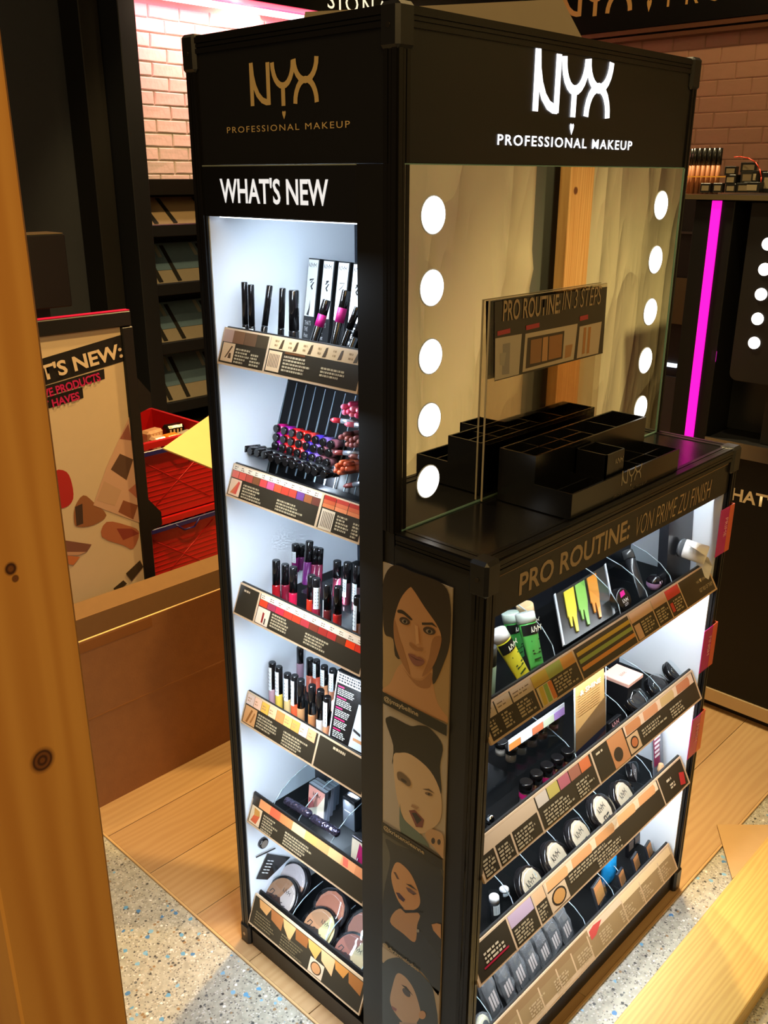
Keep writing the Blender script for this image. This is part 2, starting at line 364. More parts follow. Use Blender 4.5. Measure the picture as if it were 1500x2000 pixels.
l = area('pink_strip_light', (2.1, 2.9, 2.288), (2.1, 2.975, 1.6), 9, 1.3, .03, (1, .10, .20))
area('cove_light', (2.0, 2.86, 2.31), (1.9, 3.01, 1.75), 9, 1.0, .04, (1, .70, .48))
# dark pillar and navy upright left of the bricks
struct(B(mat('black_pillar_paint', (16, 16, 17), .6, noise=.1)).box((1.21, 2.86, 0), (1.30, 3.02, 3.0), .004).build('trim_3'))

# ------------------------------------------------------------------ shelf unit with sloping trays on the back wall
su = thing('tray_shelf_unit', (1.8, 2.85, 0), 'dark wall shelf unit with four sloping slotted trays below the lit white bricks', 'shelf'); so = su.location
B(M_NAVY).box((1.302, 2.72, 0), (1.382, 3.015, 3.0), .003).build('side_panel', su, so)
B(M_BLK).box((1.384, 2.99, .3), (2.6, 3.012, 1.56)).build('back_panel', su, so)
B(M_BLK).box((1.384, 2.8, 1.50), (2.6, 2.988, 1.565)).build('top_board', su, so)
B(M_BLK).box((1.384, 2.66, 0), (2.6, 2.988, .46)).build('plinth', su, so)
M_TRAYB = mat('tray_blue_reflection', (96, 124, 150), .25, noise=.1); M_TRAYG = mat('tray_grey', (150, 142, 128), .5, noise=.06); M_TAG = mat('tray_tag', (128, 138, 142), .5)
for i, (a, b) in enumerate(((1.487, 1.365), (1.283, 1.110), (1.014, .845), (.765, .565))):
    ya, yb = 2.95, 2.80; bz = b+.01
    dirv = Vector((0, yb-ya, bz-a)); n = Vector((1, 0, 0)).cross(dirv).normalized(); n = -n if n.y > 0 else n
    ty = mat('tray_beige', (168, 146, 118), .55, noise=.06) if i == 0 else M_TRAYG
    tray = B(ty).slab([(1.386, yb, bz), (2.58, yb, bz), (2.58, ya, a), (1.386, ya, a)], n, -.006).build('tray', su, so)
    if i: 
        B(M_TRAYB).slab([Vector((1.39, yb, bz))-dirv*.32+n*.0006, Vector((2.57, yb, bz))-dirv*.32+n*.0006, Vector((2.57, ya, a))+n*.0006, Vector((1.39, ya, a))+n*.0006], n, .002).build('reflection_plate', tray, so)  # blue plate paints the tinted reflection on the glossy plastic
    slot_m = mat('slot_black', (8, 8, 8), .7)
    for x in (1.445, 1.545, 1.745, 1.845, 2.045, 2.145):
        o_ = Vector((x, ya, a))+n*.0032
        B(slot_m).slab([o_+dirv*.97, o_+X*.022+dirv*.97, o_+X*.022+dirv*.06, o_+dirv*.06], n, .0006).build('slot', tray, so)
        if i:
            for dx in (-.035, ): B(M_TAG).slab([o_+X*dx+dirv*.36, o_+X*(dx+.02)+dirv*.36, o_+X*(dx+.02)+dirv*.03, o_+X*dx+dirv*.03], n, .0012).build('tag', tray, so)
    B(M_NAVY).box((1.386, yb-.03, bz-.05), (2.58, yb-.003, bz+.002), .003).build('shelf_lip', su, so)
    B(M_BLK).box((1.386, yb, bz-.05), (2.58, 2.988, bz-.035)).build('shelf_board', su, so)
cp = [at(270, 474, y=2.93), at(276, 466, y=2.93), at(284, 463, y=2.93), at(290, 468, y=2.93), at(291, 478, y=2.93)]
tag(B(mat('white_cable', (190, 190, 186), .5)).path(cp, .003).build('cable_loop', None, cp[0]), 'thin pale cable loop sticking up from the second sloping tray', 'cable')

# ------------------------------------------------------------------ dark monitor on a pole
mo = thing('monitor', (.53, 2.13, 0), 'black monitor seen from behind on a pole in front of the dark wall', 'monitor'); o_ = mo.location
B(M_BLK).box((.41, 2.07, 1.165), (.625, 2.19, 1.40), .004).build('housing', mo, o_)
B(mat('monitor_top', (120, 104, 78), .5)).box((.415, 2.074, 1.4005), (.62, 2.186, 1.403)).build('top_plate', mo, o_)
B(M_BLK).box((.51, 2.11, .02), (.562, 2.15, 1.165)).build('pole', mo, o_)
B(M_BLK).box((.36, 2.03, .0025), (.64, 2.3, .02), .004).build('foot', mo, o_)

# ------------------------------------------------------------------ poster stand
ps = thing('poster_stand', (.18, 1.39, 0), 'black framed poster stand with tilted WHAT\'S NEW banner behind the cardboard box', 'poster stand'); o_ = ps.location
fr = B(M_BLK)
fr.box((-.16, 1.38, 1.195), (.427, 1.41, 1.236), .003).build('frame_rail', ps, o_)
B(M_BLK).box((.395, 1.38, .02), (.43, 1.41, 1.194), .003).build('frame_post', ps, o_)
B(M_BLK).box((-.16, 1.38, .02), (-.125, 1.41, 1.194), .003).build('frame_post', ps, o_)
B(M_BLK).box((-.22, 1.33, .0025), (.47, 1.46, .02), .003).build('foot', ps, o_)
B(mat('pink_edge', (205, 24, 84), .35)).box((-.16, 1.382, 1.2365), (.425, 1.405, 1.2385)).build('pink_edge', ps, o_)
for (za, zb) in ((.96, 1.03), (.60, .67)):
    B(M_BLK).slab([(.431, 1.385, za-.01), (.47, 1.385, za), (.47, 1.385, zb-.03), (.431, 1.385, zb+.02)], Y, .02).build('side_bracket', ps, o_)
sheet = B(mat('poster_paper', (214, 190, 156), .3, noise=.03, coat=.2)).box((-.124, 1.388, .10), (.394, 1.396, 1.194)).build('poster_sheet', ps, o_)
def Q(px, py): return at(px, py, y=1.3875)
K_, CRM, PNK = (26, 24, 22), (226, 200, 168), (196, 30, 92)
mb = B(pm(K_)); yq = 1.3876
PL = [0]
def poly(mb, pts, col, fn): PL[0] += .00006; mb.m(pm(col)); q_ = [fn(*p)-Vector((0, PL[0], 0)) for p in pts]; mb.face(smooth_loop(q_, 3) if len(q_) > 5 else q_)
Z3 = lambda X_, Y_: Q(X_*.325, 600+Y_*.325)
poly(mb, [(-200, 445), (748, 160), (742, 325), (-160, 600)], K_, Z3)
poly(mb, [(-160, 600), (625, 370), (630, 430), (-130, 660)], K_, Z3); poly(mb, [(-130, 660), (495, 480), (502, 545), (-130, 735)], K_, Z3)
poly(mb, [(330, 985), (400, 990), (432, 1060), (440, 1150), (400, 1200), (345, 1200), (300, 1100)], (176, 42, 40), Z3)
poly(mb, [(445, 1290), (450, 1200), (500, 1130), (560, 1170), (640, 1250), (560, 1310), (470, 1320)], (150, 96, 62), Z3); poly(mb, [(450, 1200), (495, 1180), (500, 1300), (460, 1315)], (70, 52, 44), Z3)
poly(mb, [(612, 1380), (640, 1290), (760, 1310), (836, 1350), (800, 1450), (740, 1430)], (176, 106, 74), Z3); poly(mb, [(700, 1330), (790, 1330), (836, 1360), (740, 1400)], (140, 62, 50), Z3)
poly(mb, [(640, 960), (775, 660), (850, 1300), (560, 1190)], (206, 164, 138), Z3)
for q, c in (([(720, 880), (800, 915), (760, 1040), (665, 975)], (92, 66, 52)), ([(625, 1045), (730, 1100), (690, 1195), (580, 1160)], (196, 158, 128)), ([(740, 1160), (828, 1190), (800, 1275), (710, 1230)], (140, 82, 56)), ([(770, 1100), (815, 1060), (825, 1150)], (176, 106, 84)), ([(720, 790), (770, 700), (790, 800)], (150, 90, 76))): poly(mb, q, c, Z3)
poly(mb, [(385, 1400), (550, 1425), (520, 1470), (400, 1470)], (128, 84, 70), Z3); poly(mb, [(400, 1470), (520, 1470), (470, 1490), (400, 1490)], (196, 150, 122), Z3); poly(mb, [(390, 1490), (480, 1500), (440, 1550), (400, 1540)], (196, 116, 70), Z3)
poly(mb, [(680, 1690), (740, 1640), (762, 1660), (700, 1720)], (64, 52, 38), Z3); poly(mb, [(755, 1600), (840, 1520), (860, 1560), (790, 1645)], (64, 52, 38), Z3)
poly(mb, [(600, 1785), (830, 1650), (862, 1660), (860, 1700), (640, 1830), (560, 1850)], (134, 88, 52), Z3); poly(mb, [(780, 1720), (850, 1665), (860, 1700)], (206, 160, 130), Z3)
mb.build('poster_print', sheet, o_)
def slant(s, a, b, top, M, parent):
    A = Z3(*a); Bv = Z3(*b); T = Z3(*top); u = (Bv-A); v = (T-A); n = u.cross(v).normalized(); v2 = n.cross(u).normalized()
    A = A+n*.0024*(1 if n.y < 0 else -1); text(s, A, u, v2, u.length, v.dot(v2), M, 'lettering', parent, o_, bold=.03)
slant("WHAT'S NEW:", (-75, 545), (738, 300), (-90, 445), pm(CRM), sheet)
slant("VE PRODUCTS", (262, 550), (605, 440), (250, 498), pm(PNK), sheet); slant("T HAVES", (262, 618), (480, 552), (252, 570), pm(PNK), sheet)

# ------------------------------------------------------------------ red crates
def crate(z0, label, yoff=0, first=False):
    c = thing('plastic_crate', (.55, 1.8+yoff, z0), label, 'crate', 'stacked red crates'); R_ = mat('red_plastic', (184, 18, 20), .38, noise=.05, bump=.05); o_ = c.location
    x0, x1, y0, y1, h = .25, .85, 1.6+yoff, 2.0+yoff, .258; t = .006; z1 = z0+h
    b = B(R_); b.box((x0+.02, y0+.015, z0), (x1-.02, y1-.015, z0+.006)).build('floor_panel', c, o_)
    w = B(R_).box((x0+.01, y0+.012, z0), (x1-.01, y0+.012+t, z1-.045))
    w.build('front_wall', c, o_)
    ribs = B(R_)
    zs, ze = z0+.02, z1-.06
    for k in range(2):
        xa, xb = x0+.04+k*.27, x0+.29+k*.27
        for (p, q) in (((xa, zs), (xb, ze)), ((xa, ze), (xb, zs))): ribs.rod((p[0], y0+.012, p[1]), (q[0], y0+.012, q[1]), .002, 5)
    for k in range(9): ribs.box((x0+.03, y0+.0105, zs+.006+k*.017), (x1-.03, y0+.013, zs+.0075+k*.017))
    ribs.build('rib', c, o_)
    gr = B(R_)   # open grip band with slots under the rim
    for k in range(13):
        xx = x0+.012+k*.0465; gr.box((xx, y0+.010, z1-.045), (xx+.010, y0+.018, z1-.02))
    gr.box((x0, y0, z1-.02), (x1, y0+.018, z1)).box((x0+.005, y0+.004, z1-.05), (x1-.005, y0+.018, z1-.044)); gr.build('grip_rim', c, o_)
    B(R_).box((x0, y1-.018, z0), (x1, y1, z1)).build('back_wall', c, o_)
    B(R_).box((x0, y0+.019, z0), (x0+.012, y1-.019, z1)).build('side_wall', c, o_); B(R_).box((x1-.012, y0+.019, z0), (x1, y1-.019, z1)).build('side_wall', c, o_)
    cl = B(mat('blue_plastic', (30, 28, 108), .35)); cl.box((x0+.02, y0-.006, z1-.041), (x1-.02, y0-.0005, z1-.024), .002)
    for xx in (x0+.1, x1-.2): cl.path([(xx, y0-.004, z1-.03), (xx+.03, y0-.01, z1-.055), (xx+.07, y0-.01, z1-.055), (xx+.1, y0-.004, z1-.03)], .003)
    cl.build('clip_bar', c, o_)
crate(.0025, 'red plastic crate at the bottom of the stack behind the box', -.06); crate(.266, 'red plastic crate with blue clip in the middle of the stack'); crate(.529, 'red plastic crate on top of the stack, filled with packages')
for i, (px, py, yy, w, c, nm, rz) in enumerate(((296, 838, 1.72, .07, (196, 150, 120), 'tan', .2), (308, 852, 1.66, .05, (214, 176, 150), 'pale pink', -.05), (334, 847, 1.665, .06, (222, 140, 46), 'orange patterned', .05), (338, 828, 1.80, .07, (24, 20, 18), 'shiny black', -.1), (362, 842, 1.70, .07, (176, 168, 156), 'silvery', .3), (380, 832, 1.76, .06, (40, 34, 30), 'dark brown', -.1))):
    P_ = at(px, py, y=yy); h = P_.z-.5375; p = thing('package', (P_.x, yy, .5365), nm+' product packet lying in the top red crate', 'package', 'packets in the top crate', rz)
    mb = MB().m(mat('foil_%d' % i, c, .25, noise=.3, nscale=20, bump=.6, bscale=30)); mb.box((-w/2, -.022, 0), (w/2, .022, h), .008); mb.build('pouch', p)
    pr_ = B(pm((40, 28, 20) if i == 2 else (226, 196, 150)))
    for k in range(4): pr_.box((-w*.36+k*w*.19, -.0228, h-.05), (-w*.36+k*w*.19+w*.09, -.0221, h-.012))
    pr_.build('print', p)
# yellow card leaning between tower and crates
cy = .95
T_ = at(318, 875, y=cy); Lq = at(470, 937, y=.85); Uq = at(470, 768, y=1.06); nq = (Lq-T_).cross(Uq-T_).normalized()
zq = lambda x, y: T_.z-(nq.x*(x-T_.x)+nq.y*(y-T_.y))/nq.z
tag(B(M_CARDY).slab([T_, Lq, (.50, .4505, zq(.50, .4505)), (.60, .4505, zq(.60, .4505)), Uq], nq, -.004).build('card_panel', None, (.4, .8, 0)), 'pale yellow cardboard flap sticking out from behind the kiosk tower', 'cardboard')

# ------------------------------------------------------------------ cardboard box
cb = thing('cardboard_box', (.3, 1.24, 0), 'large brown open cardboard box on the wooden floor left of the kiosk', 'box'); o_ = cb.location
bx0, bx1, by0, by1, bz = -.12, .78, 1.075, 1.32, .495
B(M_CARD).box((bx0, by0, .0025), (bx1, by0+.006, bz)).build('front_wall', cb, o_)
B(M_CARDIN).box((bx0, by1-.006, .0025), (bx1, by1, .43)).build('back_wall', cb, o_)
B(M_CARD).box((bx0, by0+.006, .0025), (bx0+.006, by1-.006, bz)).build('side_wall', cb, o_); B(M_CARD).box((bx1-.006, by0+.006, .0025), (bx1, by1-.006, bz)).build('side_wall', cb, o_)
B(M_CARDIN).slab([(bx0, by1-.003, .43), (bx1-.1, by1-.003, .43), (bx1-.14, by1+.035, .46), (bx0, by1+.035, .46)], Vector((0, .6, .8)), -.005).build('back_flap', cb, o_)
B(M_CARDY).box((bx0, by0+.0005, bz), (bx1, by0+.0055, bz+.0015)).build('cut_edge', cb, o_)
B(mat('packing_tape', (150, 96, 50), .2)).box((bx0, by0-.0008, .272), (bx1, by0-.0002, .276)).build('tape_seam', cb, o_)
B(MATS['packing_tape']).box((bx0, by0-.0008, bz-.03), (.22, by0-.0002, bz-.004)).build('tape_seam', cb, o_)

# ------------------------------------------------------------------ hoarding: timber post, sill, sheeting, stud reflected in the mirror
yf = -.438; pL, pR = at(43, 2000, y=yf).x, at(251, 2000, y=yf).x; pc = Vector(((pL+pR)/2, yf+.03, 0))
kn = [(at(*q, y=yf)-pc, r) for q, r in (((83, 1485), .0066), ((21, 1111), .0032), ((30, 1130), .0018))]
M_PINE = wood('pine_post', (230, 166, 80), (212, 144, 62), (16, 16, 1.1), 1.1, .65, 'X', knots=[(k.x, k.y, k.z, r, (1, 0, .9)) for k, r in kn])
tag(B(M_PINE).box((pL, yf, .0505), (pR, yf+.06, 2.9), .0015).build('timber_post', None, pc), 'rough pine timber post with knots in the left foreground', 'post')
M_PINE2 = wood('pine_sill', (204, 170, 96), (190, 152, 82), (1.6, 22, 22), 1.4, .5, 'Y')
tag(B(M_PINE2).box((-1.6, -.4405, .0), (2.6, -.272, .050), .002).build('timber_sill', None, (0, -.36, 0)), 'flat pine sill board lying on the floor at lower right', 'board')
M_PINE3 = wood('pine_stud', (222, 172, 100), (196, 140, 70), (22, 22, 1.6), 1.4, .6, 'X', knots=((-.03, 0, 1.545, .010, (1, 0, 1)), (.02, 0, 1.2, .008, (1, 0, 1))))
tag(B(M_PINE3).box((1.205, -.545, -.001), (1.318, -.512, 2.9), .0015).build('timber_stud', None, (1.262, -.53, 0)), 'pine stud of the hoarding that shows in the kiosk mirror', 'post')
def sheeting(x0, x1, nm, M, label, y=-.552, amp=.012, fold=True, z0=.0, z1=2.9):
    nx, nz = 40, 60; vs = []; rnd = random.Random(3)
    ph = [(rnd.uniform(2, 14), rnd.uniform(-9, 9), rnd.uniform(0, 6)) for _ in range(9)]
    for j in range(nz+1):
        for i in range(nx+1):
            x = x0+(x1-x0)*i/nx; z = z0+(z1-z0)*j/nz
            d = sum(math.sin(a*x+b*z+c)/9 for a, b, c in ph)*amp
            if fold: d += .008*math.exp(-((z-1.36-.03*math.sin(3*x))/.012)**2)
            vs.append((x, y-.012+d, z))
    fs = [(j*(nx+1)+i, j*(nx+1)+i+1, (j+1)*(nx+1)+i+1, (j+1)*(nx+1)+i) for j in range(nz) for i in range(nx)]
    o = MB().m(M).raw(vs, fs, True).build(nm, None, ((x0+x1)/2, y, 0)); sd = o.modifiers.new('thickness', 'SOLIDIFY'); sd.thickness = .001
    return tag(o, label, 'sheeting')
sheeting(.45, 1.12, 'plastic_sheet', M_SHEET, 'crumpled beige hoarding sheet nearest the camera, seen in the mirror')
sheeting(1.12, 1.29, 'plastic_sheet', M_SHEET2, 'narrow hoarding strip darkened to show the stud shadow, seen in the mirror', y=-.572, amp=.004, fold=False)  # shadow of the stud put into the sheet colour
sheeting(1.29, 2.6, 'plastic_sheet', M_SHEET, 'crumpled beige hoarding sheet beyond the stud, seen in the mirror', y=-.556)
# cardboard scrap on the floor
k0, k1, k2 = at(1400, 1612, z=.03), at(1560, 1616, z=.03), at(1426, 1722, z=.052)
tag(B(mat('scrap_card', (186, 150, 100), .85, noise=.06)).slab([at(1400, 1612, z=.006), at(1430, 1718, z=.006), at(1520, 1640, z=.006), at(1530, 1613, z=.006)], Z, .003).build('cardboard_scrap', None, at(1450, 1650, z=.006)), 'triangular brown cardboard scrap on the floor at the right edge', 'cardboard')
# ------------------------------------------------------------------ the kiosk: tower, mirror front, counter, lit shelves
KW, KD, KH, KP, KB = .808, .449, 1.778, .171, 1.083
KO = Vector((.4, .15, 0))
kiosk = thing('display_kiosk', KO, 'tall black lit makeup display kiosk with mirror, counter and two shelved sides', 'display kiosk')
def kp(mb, name, parent=None): return mb.build(name, parent or kiosk, KO)
OY0, OY1, OX = .075, .4215, .315          # shelf bay of the left face
# tower carcass around the left bay
kp(B(M_BLK).box((.004, .003, 1.596), (KW-.003, KD-.004, KH-.004)), 'header_box')
kp(B(M_BLK).box((.003, .004, .0025), (.035, OY0, 1.595)), 'front_stile')
kp(B(M_BLK).box((.003, OY1, .03), (.34, KD-.003, 1.595)), 'side_stile')
kp(B(M_WHITEP).box((.006, OY1-.003, .05), (.335, OY1, 1.595)), 'white_side_panel')
kp(B(M_WHITEP).box((.036, OY0-.004, .05), (.335, OY0, 1.595)), 'white_side_panel')
kp(B(mat('bay_back', (40, 46, 56), .5)).box((.336, .03, .03), (.345, KD-.03, 1.595)), 'bay_back')
kp(B(M_BLK).box((.346, .035, .03), (KW-.004, KD-.004, 1.595)), 'core_box')
kp(B(M_BLK).box((.003, OY0+.001, .0025), (.335, OY1-.004, .045)), 'plinth')
kp(B(M_BLK).box((.006, .445, .0025), (KW-.004, KD-.001, 1.77)), 'back_panel')
kp(B(M_BLKG).box((.0, .0755, 1.519), (.010, .4205, 1.594), .0015), 'title_panel')
kp(B(mat('panel_edge', (150, 160, 150), .3)).box((-.0005, .0755, 1.5935), (.010, .4205, 1.5953)), 'glass_edge')
WHT = mat('lit_white_letter', (240, 244, 250), .5, emit=.75)
text("WHAT'S NEW", (-.0006, .3765, 1.540), -Y, Z, .247, .037, WHT, 'lettering', kiosk, KO, bold=.02)
# printed gold logo on the left header, lit white logo on the mirror header
mb = B(M_GOLD); nyx(mb, (.0031, .2965, 1.6755), -Y, Z, .1495, st=.15); mb.build('logo', kiosk, KO)
text('PROFESSIONAL MAKEUP', (.0031, .356, 1.6405), -Y, Z, .267, .0085, M_GOLD, 'lettering', kiosk, KO, space=1.25)
LIT = mat('lit_logo', (246, 248, 255), .5, emit=2.2)
mb = B(LIT); nyx(mb, (.296, .0022, 1.6705), X, Z, .218, st=.175); mb.build('logo', kiosk, KO)
text('PROFESSIONAL MAKEUP', (.214, .0022, 1.622), X, Z, .381, .0145, LIT, 'lettering', kiosk, KO, bold=.012, space=1.22)
# aluminium edge profiles with ridges
def profile(a, b, r, n1, n2, name='edge_profile'):
    """corner extrusion along a-b with two ridges on each of the sides facing n1 and n2"""
    a = Vector(a); b = Vector(b); n1 = Vector(n1); n2 = Vector(n2); mb = B(M_BLKP)
    for (p, q) in ((n1, n2), (n2, n1)):
        for k, (w0, w1, h) in enumerate(((0, .35, 1), (.42, .62, .7), (.7, 1.0, .85))):
            c0 = -q*(r*w0); c1 = -q*(r*w1); t = p*(.0028*h)
            mb.hexa([a+c0, a+c1, a+c1-p*.004, a+c0-p*.004], [b+c0, b+c1, b+c1-p*.004, b+c0-p*.004]) if False else mb.hexa([a+c0+t, a+c1+t, a+c1-p*.002, a+c0-p*.002], [b+c0+t, b+c1+t, b+c1-p*.002, b+c0-p*.002])
    return kp(mb, name)
r_ = .022
profile((.002, .002, KB), (.002, .002, KH-.002), r_, -X, -Y); profile((.002, KD-.002, .003), (.002, KD-.002, KH-.002), r_, -X, Y)
profile((KW-.002, .002, KB), (KW-.002, .002, KH-.002), r_*.7, X, -Y)
profile((.002, .002, KH-.002), (.002, KD-.002, KH-.002), r_, -X, Z); profile((.002, .002, KH-.002), (KW-.002, .002, KH-.002), r_, -Y, Z)
def corner(c, dx, dy, dz, s=.03, h=.05, name='corner_cap'):
    """rounded moulded corner piece"""
    c = Vector(c); mb = B(mat('corner_plastic', (26, 25, 25), .32, bump=.02)); e = .004
    x0, x1 = (c.x-e, c.x+s) if dx > 0 else (c.x-s, c.x+e); y0, y1 = (c.y-e, c.y+s) if dy > 0 else (c.y-s, c.y+e); z0, z1 = (c.z-h, c.z+e) if dz < 0 else (c.z-.002, c.z+h)
    mb.box((x0, y0, z0), (x1, y1, z1), .005)
    o = kp(mb, name)
    sc = B(M_SILV if dz > 0 else mat('screw_dark', (70, 64, 58), .3, metal=.8)); sc.rod((x0-.001 if dx > 0 else x1, (y0+y1)/2, (z0+z1)/2), (x0+.001 if dx > 0 else x1+.001, (y0+y1)/2, (z0+z1)/2), .0035, 10)
    kp(sc, 'screw', o)
for (x, y, dx, dy) in ((0, 0, 1, 1), (0, KD, 1, -1), (KW, 0, -1, 1), (KW, KD, -1, -1)): corner((x, y, KH), dx, dy, -1)
corner((0, KD, .0025), 1, -1, 1, .028, .05)
corner((0, -KP, KB), 1, 1, -1, .03, .05); corner((KW, -KP, KB), -1, 1, -1, .03, .05); corner((KW, -KP, .0025), -1, 1, 1, .026, .06)
# mirror with ten round lamps
mir = kp(B(M_MIRR).box((.0146, .0005, KB+.0005), (.790, .0035, 1.594)), 'mirror')
kp(B(mat('glass_edge_green', (120, 160, 148), .2)).box((.7905, -.001, KB), (.793, .0035, 1.594)).box((.0146, -.0012, KB+.0004), (.79, .0003, KB+.0025)).box((.0146, -.0005, 1.594), (.79, .003, 1.5955)), 'glass_edge', mir)
kp(B(M_BLK).box((.0005, .004, KB), (KW-.002, .034, 1.595)), 'mirror_back')
kp(B(M_BLK).box((.794, .0005, KB), (KW-.004, .0038, 1.595)), 'mirror_stile')
M_BULB = mat('lamp_disc', (255, 252, 248), .4, emit=3.2)
for x in (.0735, .7155):
    for z in (1.530, 1.433, 1.3365, 1.243, 1.1475):
        bo = kp(B(M_BULB).lathe([(.0245, 0), (.0245, .0012)], (x, .0004, z), -Y, 28), 'lamp', mir)
        kp(B(mat('lamp_ring', (200, 206, 208), .25)).lathe([(.0262, 0), (.0262, .0006)], (x, .0004, z), -Y, 28), 'lamp_ring', bo)
# counter and lower cabinet
kp(B(M_BLKG).box((.004, -KP+.004, 1.062), (KW-.004, .0, KB), .001), 'counter_top')
kp(B(M_BLK).box((.006, -KP+.006, .992), (KW-.006, -KP+.03, 1.0615)), 'cabinet_header')
profile((.002, -KP+.002, KB-.001), (KW-.002, -KP+.002, KB-.001), r_, -Y, Z); profile((.002, -KP+.002, KB-.001), (.002, -.002, KB-.001), r_, -X, Z); profile((KW-.002, -KP+.002, KB-.001), (KW-.002, -.002, KB-.001), r_, X, Z)
profile((.002, -KP+.002, .003), (.002, -KP+.002, KB-.002), r_, -X, -Y); profile((KW-.002, -KP+.002, .003), (KW-.002, -KP+.002, KB-.002), .014, X, -Y)
kp(B(M_BLK).box((.003, -KP+.022, .0025), (.018, .003, 1.0615)), 'end_panel')
kp(B(M_BLK).box((KW-.016, -KP+.006, .0025), (KW-.003, .0, 1.0615)), 'end_panel')
kp(B(M_WHITEP).box((.788, -KP+.012, .05), (.7915, .028, 1.06)), 'white_side_panel'); kp(B(M_WHITEP).box((.0185, -KP+.03, .05), (.0215, .028, 1.06)), 'white_side_panel')
kp(B(mat('cabinet_back', (24, 26, 32), .4)).box((.022, .029, .03), (.787, .033, 1.061)), 'cabinet_back')
kp(B(M_BLK).box((.018, -KP+.008, .0025), (.79, .028, .05)), 'plinth')
kp(B(mat('gold_pinstripe', (150, 120, 80), .35)).box((.02, -KP+.0052, 1.0535), (KW-.02, -KP+.0062, 1.0548)), 'pinstripe')
TAUP = mat('taupe_letter', (176, 150, 112), .5)
text('PRO ROUTINE:', (.088, -KP+.0055, 1.006), X, Z, .315, .036, TAUP, 'lettering', kiosk, KO, bold=.02); text('VON PRIME ZU FINISH', (.425, -KP+.0055, 1.0015), X, Z, .285, .037, TAUP, 'lettering', kiosk, KO, bold=-.012, shear=.15)

# printed strips -------------------------------------------------------------
TAN, DK, DK2 = (206, 176, 142), (52, 45, 34), (84, 66, 40)
INK = {'t': TAN, 'k': DK, 'w': (222, 208, 186), 'p': (222, 188, 164)}
def strip(name, o, u, v, W, H, draw, tags=True):
    """a price strip: clear-edged card with its flat print; draw gets R(u0,v0,u1,v1,colour) in fractions"""
    o = Vector(o); u = Vector(u).normalized(); v = Vector(v).normalized(); n = u.cross(v).normalized()
    ob = kp(B(pm(TAN, .3)).slab([o, o+u*W, o+u*W+v*H, o+v*H], n, -.004), name)
    mb = MB(); lift = [.0004]
    P = lambda a, b: o+u*(a*W)+v*(b*H)+n*lift[0]
    def R(a0, b0, a1, b1, c):
        lift[0] += 8e-6; mb.m(pm(tuple(c), .3)); mb.face([P(a0, b0), P(a1, b0), P(a1, b1), P(a0, b1)])
    def G(pts, c):
        lift[0] += 8e-6; mb.m(pm(tuple(c), .3)); mb.face([P(*p) for p in pts])
    def T(a0, b1, a1, rows, c=(176, 160, 128), rh=.05, gap=.035, seed=1):
        """lines of copy too small to read"""
        rnd = random.Random(seed); l0 = lift[0]; lift[0] += .0003
        for k in range(rows):
            x = a0; e = a0+(a1-a0)*rnd.uniform(.6, 1); y1 = b1-k*(rh+gap)
            if y1-rh < .08: break
            while x < e:
                w = min(rnd.uniform(.004, .02), e-x); R(x, y1-rh, x+w, y1, c); x += w+.004
        lift[0] = l0
    def up(k=1): lift[0] += .0003*k
    R(.008, .06, .992, .95, DK); up()
    draw(R, T, G, up)
    mb.build('print', ob, KO)
    return ob
def left_strip(zt, zb, draw, xt=.024, xb=.002):
    v = Vector((xt-xb, 0, zt-zb)); return strip('price_strip', (xb, .415, zb), -Y, v, .3365, v.length, draw)
def base_strip(zt, zb, draw, x0=.0225, x1=.778):
    v = Vector((0, .03, zt-zb)); return strip('price_strip', (x0, -.178, zb), X, v, x1-x0, v.length, draw)
PH = (214, 180, 140)
def d1(R, T, G, up):
    R(.01, .62, .085, .95, (176, 140, 122))
    for k in range(3): R(.085+k*.092, .62, .174+k*.092, .95, ((120, 84, 58), (104, 76, 54), (70, 58, 42))[k])
    R(.37, .66, .992, .95, (206, 176, 136)); R(.355, .0, .368, 1, TAN); R(.02, .1, .115, .6, PH); R(.375, .1, .47, .62, PH); up()
    G([(.05, .2), (.06, .2), (.10, .52), (.09, .54)], (90, 66, 44)); G([(.075, .2), (.1, .2), (.095, .34), (.08, .34)], (90, 66, 44))
    for k in range(7): R(.385+k*.011, .2, .390+k*.011, .54, (104, 84, 60))
    for k in range(6):
        x = .45+k*.1; G([(x-.012, .68), (x+.004, .92), (x+.018, .94), (x+.012, .7)], (76, 60, 40)); T(x-.045, .9, x-.015, 2, (150, 120, 84), .05, .06, k)
    T(.13, .5, .24, 6, seed=2); T(.25, .42, .33, 4, seed=3); T(.49, .55, .7, 6, seed=4); T(.75, .45, .93, 3, seed=5); T(.3, .14, .34, 1, (214, 190, 150), .07); T(.92, .14, .97, 1, (214, 190, 150), .07)
    R(.49, .60, .63, .65, (104, 66, 38))
